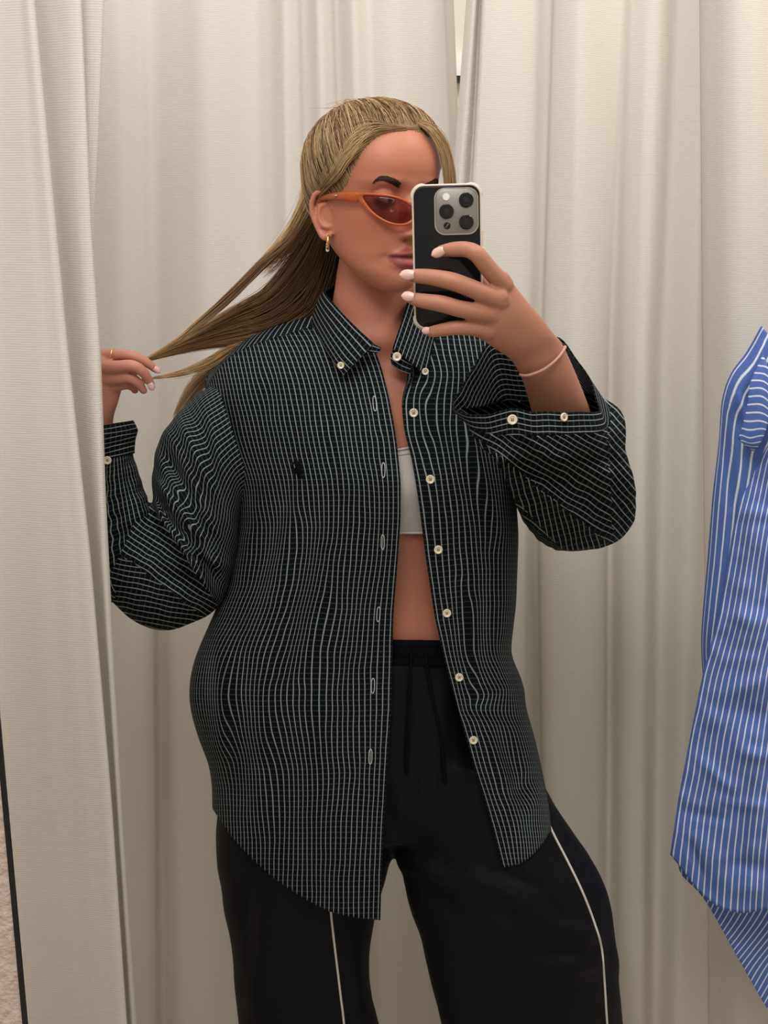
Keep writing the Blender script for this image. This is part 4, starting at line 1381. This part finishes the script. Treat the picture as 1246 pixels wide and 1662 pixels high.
SB = BVHTree.FromPolygons([Vector(p) for p in v[:nt * 170]], grid_faces(nt, 90) + grid_faces(nt, 80, base=nt * 90))


def sleeve_tube(name, rings, rows, circ, wr, seedx, amp=.006, chaos=0.0):
    g = loft(rings, rows)
    n = g.shape[1]
    cen = g.mean(1, keepdims=True)
    dn = g - cen; dn /= np.linalg.norm(dn, axis=2, keepdims=True)
    L = np.concatenate([[0], np.cumsum(np.linalg.norm(np.diff(cen[:, 0], axis=0), axis=1))])
    a = np.arange(n)[None, :] / n
    tl = (L / L[-1])[:, None]
    env = np.sin(math.pi * np.clip(tl, 0.02, 1)) ** .5
    # oblique gathers that wind round the tube, wrapping seamlessly
    ph = 2 * math.pi * a
    w_ = amp * env * (np.sin(2 * ph + tl * 19 + 1.7 * np.sin(ph + seedx)) * .45 + np.sin(3 * ph - tl * 27 + seedx) * .3 + .35 * np.sin(tl * 52 + 2.2 * np.sin(ph + 1) + seedx))
    gx, gy = proj(g)
    vd = g - CAM; vd /= np.linalg.norm(vd, axis=2, keepdims=True)
    face = np.clip(-(dn * vd).sum(2) * 1.6, 0, 1)
    w_ = w_ * (.35 + .65 * face) + fold_field(gx, gy, wr) * face
    g = g + dn * w_[..., None]
    circm = np.linalg.norm(np.roll(g, -1, 1) - g, axis=2).sum(1)
    cm = float(np.median(circm))
    lines = round(cm / .0065)
    U = np.broadcast_to(np.arange(n + 1) / n * lines * .0065, (rows, n + 1)).copy()
    Vv = np.broadcast_to(L[:, None], (rows, n + 1)).copy()
    w2 = np.concatenate([w_, w_[:, :1]], 1)
    U += w2 * .55
    wx, wy = proj(np.concatenate([g, g[:, :1]], 1))
    bend = np.exp(-((tl - .62) / .28) ** 2) * chaos
    U += bend * (.012 * vnoise(wx / 34 + seedx * 9, wy / 34) + .006 * vnoise(wx / 15, wy / 15 + 5))
    g2_ = np.concatenate([g, g[:, :1]], 1)
    return g2_, np.stack([U, Vv], -1)


NR = 96


def zoned(g, uv0, zones):
    """per-corner UVs: where a crease turns the cloth (zone test at the face centre) the weave is relaid at another angle"""
    x, y = proj(g)
    wv = 3.0 * vnoise(x / 40, y / 40) + 1.2 * vnoise(x / 17 + 4, y / 17)
    quad = lambda a: np.stack([a[:-1, :-1], a[:-1, 1:], a[1:, 1:], a[1:, :-1]], 2)      # faces x 4 corners
    out = quad(uv0)
    cx_, cy_ = quad(x).mean(2), quad(y).mean(2)
    for fn, ang, sc in zones:
        c_, s_2 = math.cos(math.radians(ang)), math.sin(math.radians(ang))
        alt = quad(np.stack([(-x * s_2 + y * c_ + wv) / sc, (x * c_ + y * s_2) / sc], -1))
        out = np.where(fn(cx_, cy_)[..., None, None], alt, out)
    return out.reshape(-1, 4, 2)


def below(x0, y0, x1, y1):
    return lambda x, y: y > y0 + (x - x0) * (y1 - y0) / (x1 - x0)


# image-left sleeve: shoulder seam, elbow bend, up to the cuff by the curtain
ringsL = [ring((352, 622), (410, 800), 1.806, .066, NR), ring((330, 634), (396, 815), 1.803, .072, NR), ring((300, 660), (388, 845), 1.802, .074, NR), ring((270, 695), (384, 893), 1.800, .074, NR), ring((252, 738), (372, 940), 1.798, .073, NR),
          ring((247, 778), (350, 988), 1.796, .071, NR), ring((249, 806), (300, 1013), 1.793, .070, NR), ring((246, 818), (252, 1018), 1.790, .068, NR), ring((240, 816), (212, 1000), 1.788, .066, NR),
          ring((237, 806), (168, 958), 1.786, .064, NR)]
ringsL2 = [ring((205, 962), (225, 950), 1.79, .008, NR), ring((165, 985), (258, 922), 1.789, .046, NR), ring((146, 968), (261, 900), 1.788, .058, NR), ring((128, 930), (256, 872), 1.785, .060, NR), ring((126, 870), (244, 830), 1.782, .056, NR), ring((134, 800), (226, 778), 1.778, .048, NR), ring((144, 762), (216, 744), 1.772, .038, NR), ring((148, 748), (213, 728), 1.770, .034, NR)]
# order A/B so that loops keep the same turning sense along the bend
def swap(A_, B_, D_, th_): return ring(A_, B_, D_, th_, NR)
WL = [(246, 812, 345, 965, 7, .012), (236, 830, 330, 985, 7, -.012), (215, 900, 320, 990, 8, .007), (260, 790, 330, 870, 9, .009), (255, 815, 350, 940, 9, -.009), (275, 800, 370, 900, 8, -.007), (290, 880, 370, 920, 8, .008), (240, 860, 300, 930, 10, .008), (250, 930, 340, 960, 8, -.007), (300, 700, 340, 800, 10, .007), (330, 690, 365, 830, 9, -.007), (270, 740, 310, 800, 9, -.006)]
g, uvs = sleeve_tube('sleeve', ringsL, 150, 0, WL, .7, .0050, 1.0)
uvq = zoned(g, uvs, [(below(242, 815, 350, 978), 33, 1270), (below(205, 905, 330, 1000), 12, 1270)])
slv = mesh('sleeve', g, grid_faces(150, NR + 1), M['check'], shirt, uvl=uvq, solid=.0009)
g2b, uvs2 = sleeve_tube('sleeve', ringsL2, 110, 0, [(215, 800, 230, 900, 9, .007), (190, 800, 200, 920, 10, -.006), (240, 880, 215, 960, 10, .007), (180, 760, 190, 830, 7, .006), (205, 755, 215, 830, 6, -.005)], 2.1, .0035)
mesh('sleeve', g2b, grid_faces(110, NR + 1), M['check'], shirt, uvs2 + np.array([.003, .28]), solid=.0009)
# cuff by the curtain
cl = [ring((146, 752), (216, 736), 1.771, .036, NR), ring((146, 735), (217, 716), 1.770, .037, NR), ring((144, 712), (221, 698), 1.768, .037, NR), ring((150, 693), (214, 683), 1.766, .034, NR)]
g, uvs = sleeve_tube('cuff', cl, 30, 0, [], 4.0, .0012)
cuff1 = mesh('cuff', g, grid_faces(30, NR + 1), M['check'], shirt, uvs[..., ::-1] * 1.0, solid=.0022)

# image-right sleeve: upper arm behind, wide forearm part with open cuff
ringsR1 = [ring((790, 600), (822, 800), 1.815, .070, NR), ring((835, 596), (836, 815), 1.812, .074, NR), ring((895, 620), (850, 845), 1.80, .074, NR), ring((955, 660), (868, 868), 1.785, .072, NR), ring((1003, 715), (892, 888), 1.765, .070, NR), ring((1024, 775), (915, 893), 1.745, .066, NR), ring((1026, 820), (950, 893), 1.73, .062, NR), ring((1010, 850), (975, 885), 1.72, .03, NR)]
g, uvs = sleeve_tube('sleeve', [r[::1] for r in ringsR1], 130, 0, [], 1.3, .004)
mesh('sleeve', g, grid_faces(130, NR + 1), M['check'], shirt, uvs, solid=.0009)


def loop(pts, n=NR): return cr(np.array([P(*p) for p in pts]), n, True)


# loops run: left tip, front lip (left to right), right end, back wall (right to left)
open_ = loop([(736, 653, 1.575), (757, 672, 1.548), (785, 674, 1.530), (812, 667, 1.520), (838, 662, 1.514), (868, 669, 1.510), (900, 669, 1.510), (935, 668, 1.514), (962, 668, 1.528),
              (974, 662, 1.560), (962, 628, 1.590), (937, 590, 1.605), (908, 549, 1.615), (868, 552, 1.628), (826, 556, 1.628), (792, 559, 1.618), (766, 598, 1.602), (746, 632, 1.588)])
band_ = loop([(742, 667, 1.580), (762, 690, 1.556), (790, 703, 1.536), (815, 706, 1.522), (842, 705, 1.514), (870, 708, 1.509), (902, 706, 1.509), (938, 704, 1.514), (968, 700, 1.530),
              (990, 690, 1.565), (985, 660, 1.600), (962, 640, 1.618), (928, 640, 1.630), (884, 648, 1.640), (845, 652, 1.640), (812, 652, 1.630), (784, 660, 1.612), (758, 662, 1.595)])
f1 = loop([(768, 690, 1.60), (778, 722, 1.572), (800, 738, 1.550), (825, 742, 1.535), (852, 740, 1.526), (880, 738, 1.522), (912, 736, 1.524), (950, 732, 1.532), (988, 722, 1.555),
           (1012, 700, 1.595), (1008, 672, 1.630), (975, 655, 1.655), (935, 645, 1.665), (885, 645, 1.672), (845, 650, 1.670), (812, 660, 1.660), (790, 672, 1.640), (775, 682, 1.62)])
f2 = ring((806, 745), (1016, 742), 1.620, .072, NR)
f3 = ring((826, 790), (1028, 788), 1.645, .074, NR)
f4 = ring((845, 832), (1030, 822), 1.675, .072, NR)
f5 = ring((880, 868), (1024, 852), 1.700, .064, NR)
f6 = ring((912, 890), (1004, 876), 1.720, .046, NR)
f7 = ring((938, 893), (975, 889), 1.730, .02, NR)
f8 = ring((950, 892), (964, 890), 1.735, .004, NR)
WR = [(812, 735, 980, 872, 7, .011), (800, 750, 965, 885, 7, -.011), (985, 700, 998, 860, 6, .008), (830, 760, 960, 850, 12, .008), (850, 740, 985, 820, 11, -.007), (870, 730, 1000, 780, 10, .006), (840, 800, 930, 880, 11, -.008), (900, 820, 960, 885, 10, .008), (985, 700, 1010, 850, 11, -.008), (965, 690, 985, 860, 10, .007), (800, 720, 870, 820, 9, .006), (820, 710, 900, 760, 8, -.006)]
g, uvs = sleeve_tube('sleeve', [band_, f1, f2, f3, f4, f5, f6, f7, f8], 150, 0, WR, .2, .0022, .5)
rb2 = below(790, 760, 900, 880)
uvq = zoned(g, uvs, [(lambda x, y: y > 0, 31, 1400), (below(806, 735, 985, 880), 78, 1400), (lambda x, y: rb2(x, y) & (x < 905), 40, 1400), (lambda x, y: x > 985 + (y - 700) * .06, 48, 1400)])
mesh('sleeve', g, grid_faces(150, NR + 1), M['check'], shirt, uvl=uvq, solid=.0009)
gc = cr(np.array([open_, open_ * .5 + band_ * .5, band_]), 18)
n = NR
Lc = np.concatenate([[0], np.cumsum(np.linalg.norm(np.diff(gc[9], axis=0), axis=1)), [0]])
Lc[-1] = Lc[-2] + np.linalg.norm(gc[9][0] - gc[9][-1])
cd_ = gc - gc.mean(1, keepdims=True); cd_ /= np.linalg.norm(cd_, axis=2, keepdims=True)
ph_ = np.arange(NR)[None, :] / NR * 2 * math.pi
gc = gc + cd_ * (.0016 * np.sin(ph_ * 5 + 1) + .0012 * np.sin(ph_ * 9 + np.linspace(0, 2, 18)[:, None]))[..., None]
gc = np.concatenate([gc, gc[:, :1]], 1)
Uc = np.broadcast_to(Lc, (18, NR + 1)); Vc = np.concatenate([np.zeros((1, NR + 1)), np.cumsum(np.linalg.norm(np.diff(gc, axis=0), axis=2), axis=0)])
cuff2 = mesh('cuff', gc, grid_faces(18, NR + 1), M['check'], shirt, np.stack([Vc, Uc], -1), solid=.0022)
SLB = None

# ---- collar: left and right leaves, stand, all with thickness
def leaf(rowsA, name='collar', uvsc=1.0, n=40, m=16, solid=.0024):
    """rowsA: list of polylines (px,py,D) from fold line to outer edge"""
    Gr = np.array([cr(np.array([P(*p) for p in r_]), n) for r_ in rowsA])
    G_ = cr(Gr, m)
    u = np.concatenate([[0], np.cumsum(np.linalg.norm(np.diff(G_[0], axis=0), axis=1))])
    w_ = np.concatenate([[0], np.cumsum(np.linalg.norm(np.diff(G_[:, n // 2], axis=0), axis=1))])
    uv = np.stack([np.broadcast_to(w_[:, None], (m, n)), np.broadcast_to(u, (m, n))], -1)
    return mesh(name, G_, grid_faces(m, n), M['check'], shirt, uv, solid=solid)


leaf([[(560, 455, 1.835), (532, 470, 1.80), (530, 478, 1.775), (556, 509, 1.728), (580, 534, 1.712), (606, 558, 1.706)],
      [(556, 462, 1.850), (524, 478, 1.812), (522, 490, 1.782), (547, 524, 1.722), (570, 552, 1.702), (590, 576, 1.695)],
      [(550, 485, 1.862), (516, 500, 1.822), (514, 508, 1.79), (535, 545, 1.725), (555, 575, 1.700), (572, 594, 1.693)],
      [(545, 510, 1.868), (510, 520, 1.828), (507, 526, 1.80), (524, 558, 1.735), (542, 588, 1.706), (558, 609, 1.695)]])
leaf([[(690, 470, 1.80), (676, 478, 1.765), (664, 484, 1.748), (655, 510, 1.728), (646, 538, 1.716), (637, 566, 1.710)],
      [(705, 480, 1.81), (692, 492, 1.772), (682, 500, 1.750), (672, 528, 1.726), (663, 556, 1.710), (655, 580, 1.702)],
      [(715, 500, 1.82), (706, 512, 1.782), (698, 522, 1.755), (688, 548, 1.728), (680, 574, 1.708), (673, 594, 1.700)],
      [(725, 520, 1.83), (716, 530, 1.79), (708, 540, 1.762), (700, 565, 1.735), (696, 588, 1.714), (692, 610, 1.703)]])
# collar back
leaf([[(560, 455, 1.835), (600, 448, 1.85), (650, 452, 1.84), (690, 470, 1.80)], [(550, 485, 1.862), (600, 480, 1.88), (660, 482, 1.87), (715, 500, 1.82)], [(545, 510, 1.868), (600, 505, 1.885), (660, 508, 1.875), (725, 520, 1.83)]])
# collar stand ends
leaf([[(590, 545, 1.712), (603, 556, 1.707), (619, 565, 1.703)], [(584, 556, 1.712), (600, 564, 1.706), (617, 568, 1.703)], [(578, 566, 1.714), (597, 571, 1.707), (612, 573, 1.704)]], 'collar_stand', n=16, m=8)
leaf([[(640, 562, 1.718), (655, 572, 1.712), (672, 585, 1.710)], [(634, 578, 1.712), (650, 590, 1.708), (668, 598, 1.708)], [(636, 592, 1.712), (650, 602, 1.708), (664, 607, 1.708)]], 'collar_stand', n=16, m=8)
# turned placket edge below the right stand
leaf([[(668, 592, 1.708), (668, 612, 1.703), (659, 635, 1.697), (654, 662, 1.692)], [(662, 604, 1.715), (660, 622, 1.710), (655, 640, 1.702), (653, 662, 1.694)]], 'placket_fold', n=20, m=6)

# ---- buttons, buttonholes, emblem
def button(center, axis, r=.0056, parent=shirt):
    axis = np.asarray(axis, float); axis /= np.linalg.norm(axis)
    u = np.cross(axis, (0, 0, 1.0)); u /= np.linalg.norm(u); w_ = np.cross(u, axis)
    prof = [(.0, .0016), (.30, .0014), (.58, .0013), (.74, .0022), (.90, .0024), (1.0, .0014), (.96, 0), (0, -.0002)]
    n = 24
    V = [center + axis * h + r * rr * (math.cos(a) * u + math.sin(a) * w_) for rr, h in prof for a in np.arange(n) * 2 * math.pi / n]
    b = mesh('button', V, grid_faces(len(prof), n, True), M['button'], parent)
    for dx, dz in ((.16, .16), (-.16, .16), (.16, -.16), (-.16, -.16)):
        v, f = ellipsoid(center + axis * .0015 + r * (dx * u + dz * w_), np.eye(3) * r * .13, 8, 6)
        mesh('thread_hole', v, f, M['brow'], b)
    return b


for bx_, by_ in ((671, 670), (698, 778), (711, 892), (725, 995), (745, 1099), (768, 1201)):
    button(on_mesh(SB, bx_, by_, .0006), (0.05, -1, .08))
for bx_, by_, D_, r in ((644, 579, 1.7035, .0056), (553, 593, 1.6975, .0044), (690, 603, 1.701, .0044)):
    button(P(bx_, by_, D_ - .003), (.0, -1, .1), r)
button(P(831, 681, 1.509), (.05, -1, .1), .0058)
button(P(914, 677, 1.505), (.6, -.8, .1), .0050)
button(P(174.5, 747, 1.7315), (.0, -1, .1), .0054)
for bx_, by_, tl_ in ((608, 655, .08), (622, 763, 0), (621, 880, -.01), (614, 997, -.06), (605, 1113, -.03), (601, 1228, -.03)):
    pts = []
    for a in np.linspace(0, 2 * math.pi, 21):
        x_, y_ = 2.6 * math.cos(a), 12 * np.sign(math.sin(a)) * abs(math.sin(a)) ** .6
        pts.append(on_mesh(SB, bx_ + x_ + tl_ * y_, by_ + y_, .0004))
    v, f = tube(pts, [.00055] * 21, 6, 60)
    mesh('buttonhole', v, f, M['thread'], shirt)
# small black embroidered rider
em = [(478, 746), (481, 743), (483, 748), (487, 752), (486, 758), (490, 764), (488, 772), (485, 776), (483, 769), (479, 768), (476, 763), (480, 757), (478, 751)]
c_ = np.array(em, float); mid = c_.mean(0)
V = [on_mesh(SB, x, y, .0024) for x, y in em] + [on_mesh(SB, mid[0], mid[1], .0028)]
mesh('embroidered_emblem', V, [(i, (i + 1) % len(em), len(em)) for i in range(len(em))], M['emblem'], shirt, solid=.0008)
for seg_ in ([(481, 744), (476, 752), (473, 762)], [(487, 770), (490, 777)], [(480, 766), (478, 773)]):
    v, f = tube([on_mesh(SB, x, y, .002) for x, y in seg_], [.0007] * len(seg_), 6, 12)
    mesh('embroidered_emblem', v, f, M['emblem'], shirt)

# ================================================================== HANGING BLUE SHIRT
hs = tag(empty('hanging_shirt', P(1450, 1400, 1.88)), 'blue and white striped cotton shirt hanging at the right edge', 'shirt')
BL = ip([(560, 1300), (600, 1290), (640, 1268), (690, 1246), (740, 1217), (850, 1191), (1000, 1166), (1090, 1141), (1200, 1119), (1300, 1100), (1350, 1093), (1390, 1087), (1500, 1080)])
BH = ip([(1080, 1378), (1088, 1387), (1110, 1415), (1130, 1442), (1150, 1462), (1170, 1475), (1200, 1483), (1246, 1476), (1300, 1455), (1400, 1440), (1720, 1440)])
ns_, nt_ = 120, 160
s = np.linspace(0, 1, ns_)
top_y = np.interp(s, [0, .25, 1], [640, 560, 520])
xr = 1700.0
yb2 = np.full(ns_, 1400.0)
ysc = np.linspace(1300, 1520, 1400)[:, None]
yb2 = ysc[np.argmax(ysc >= BH(BL(ysc) + (xr - BL(ysc)) * s), axis=0), 0]
t = np.linspace(0, 1, nt_)[:, None]
Yp = top_y + (yb2 - top_y) * t
Xp = BL(Yp) + (xr - BL(Yp)) * s
D = 1.90 - .075 * np.sin(np.clip(s * 2.2, 0, 1) * math.pi / 2)[None, :] * np.ones_like(Yp)
FB = [(1140, 1240, 1200, 1290, 10, .006), (1110, 1315, 1180, 1330, 7, -.006), (1120, 1370, 1140, 1420, 7, -.007), (1185, 1000, 1246, 1010, 14, .005), (1200, 1120, 1246, 1100, 12, .006), (1150, 1150, 1246, 1160, 12, -.005),
      (1230, 800, 1200, 1000, 12, .005), (1200, 1220, 1246, 1230, 10, .006), (1190, 1400, 1246, 1410, 12, -.008), (1160, 1300, 1246, 1310, 9, .005), (1235, 1200, 1215, 1440, 12, .006)]
D = D - 1.5 * fold_field(Xp, Yp, FB) - .006 * vnoise(Xp / 55, Yp / 48) - .003 * vnoise(Xp / 24, Yp / 17)
pts = PV(Xp, Yp, D)
u = np.concatenate([[0], np.cumsum(np.linalg.norm(np.diff(PV(Xp[90], Yp[90], D[90] * 0 + 1.84), axis=0), axis=1))])
uv = np.stack([np.broadcast_to(u, Yp.shape) * 1.0 + .0012 * vnoise(Xp / 40, Yp / 70), -Yp / 1200], -1)
mesh('front_panel', pts, grid_faces(nt_, ns_), M['blue'], hs, uv, solid=.0009)
# back panel with longer tail
bl_ = ip([(560, 1300), (690, 1250), (850, 1196), (1090, 1150), (1300, 1108), (1400, 1099), (1423, 1104), (1440, 1128), (1470, 1150), (1560, 1200), (1640, 1246), (1720, 1300)])
Yq = np.broadcast_to(np.linspace(560, 1690, 140)[:, None], (140, 70))
Xq = bl_(Yq) + (1690 - bl_(Yq)) * np.linspace(0, 1, 70)[None, :]
Dq = 1.915 + .05 * np.sin(np.linspace(0, 1, 70) * math.pi)[None, :] + .004 * vnoise(Xq / 50, Yq / 70)
tail = smooth01((Yq - 1380) / 200)
uq = (Xq - 1100) / 1180 + tail * (Yq - 1420) / 1180 * .55
mesh('back_panel', PV(Xq, Yq, Dq), grid_faces(140, 70), M['blue'], hs, np.stack([uq, -Yq / 1200], -1), solid=.0009)
# sleeve hanging behind the front panel
sr = [ring((1236, 530), (1330, 640), 1.915, .05, 64), ring((1212, 572), (1300, 690), 1.92, .05, 64), ring((1186, 608), (1275, 735), 1.925, .045, 64), ring((1172, 652), (1258, 770), 1.93, .042, 64), ring((1167, 720), (1245, 810), 1.932, .036, 64),
      ring((1158, 800), (1232, 850), 1.935, .034, 64), ring((1150, 900), (1218, 920), 1.938, .033, 64), ring((1141, 1000), (1205, 1005), 1.940, .032, 64), ring((1139, 1055), (1190, 1058), 1.942, .026, 64), ring((1144, 1130), (1190, 1130), 1.942, .024, 64)]
g = loft(sr, 120)
gx, gy = proj(g)
g[..., 1] -= (fold_field(gx, gy, [(1185, 660, 1235, 560, 8, .010), (1200, 690, 1246, 600, 7, -.010), (1195, 640, 1215, 700, 7, .008), (1175, 700, 1185, 820, 7, -.006), (1195, 720, 1205, 860, 6, .005)]) * (g[..., 1] < 1.93))
g = np.concatenate([g, g[:, :1]], 1)
L_ = np.concatenate([[0], np.cumsum(np.linalg.norm(np.diff(g.mean(1), axis=0), axis=1))])
uv = np.stack([np.broadcast_to(np.arange(65) / 64 * 18 * .0088, (120, 65)), np.broadcast_to(L_[:, None], (120, 65))], -1)
mesh('sleeve', g, grid_faces(120, 65), M['blue'], hs, uv, solid=.0009)
# rolled fold of the other sleeve end caught at the armhole
def leafb(name, rowsA, n=30, m=14, rot=False):
    Gr = np.array([cr(np.array([P(*p) for p in r_]), n) for r_ in rowsA]); G_ = cr(Gr, m)
    u = np.concatenate([[0], np.cumsum(np.linalg.norm(np.diff(G_[0], axis=0), axis=1))]); w_ = np.concatenate([[0], np.cumsum(np.linalg.norm(np.diff(G_[:, n // 2], axis=0), axis=1))])
    A_, B_ = np.broadcast_to(w_[:, None], (m, n)), np.broadcast_to(u, (m, n))
    ca, sa = math.cos(.9), math.sin(.9)
    uv = np.stack([A_ * ca + B_ * sa, B_ * ca - A_ * sa], -1) if rot else np.stack([B_, A_], -1)
    return mesh(name, G_, grid_faces(m, n), M['blue'], hs, uv, solid=.0012)
leafb('armhole_fold', [[(1238, 575, 1.868), (1218, 620, 1.862), (1212, 660, 1.86), (1205, 690, 1.862), (1198, 712, 1.868)], [(1248, 600, 1.855), (1236, 640, 1.850), (1228, 680, 1.850), (1216, 712, 1.855), (1208, 722, 1.862)],
                       [(1262, 640, 1.852), (1250, 670, 1.85), (1242, 700, 1.85), (1232, 722, 1.855), (1222, 732, 1.865)]], rot=True)
# hanger and hook that carry it, beyond the frame
v, f = tube([P(1260, 545, 1.905), P(1360, 490, 1.905), P(1450, 455, 1.905), P(1540, 490, 1.905), P(1660, 550, 1.905)], [.007, .008, .009, .008, .007], 10, 40)
hg = tag(empty('clothes_hanger', P(1450, 455, 1.905)), 'wooden clothes hanger carrying the blue striped shirt', 'hanger')
mesh('shoulder_bar', v, f, M['wood'], hg)
hk = P(1450, 455, 1.905)
v, f = tube([hk, hk + np.array([0, 0, .05]), hk + np.array([.02, 0, .075]), hk + np.array([.04, 0, .055]), hk + np.array([.035, 0, .04])], [.0018] * 5, 8, 40)
mesh('hook', v, f, M['steel'], hg)
v, f = tube([hk + np.array([.022, -.2, .077]), hk + np.array([.022, .5, .077])], [.006, .006], 10, 8)
tag(mesh('clothes_rail', v, f, M['steel']), 'steel clothes rail above the blue striped shirt', 'rail')
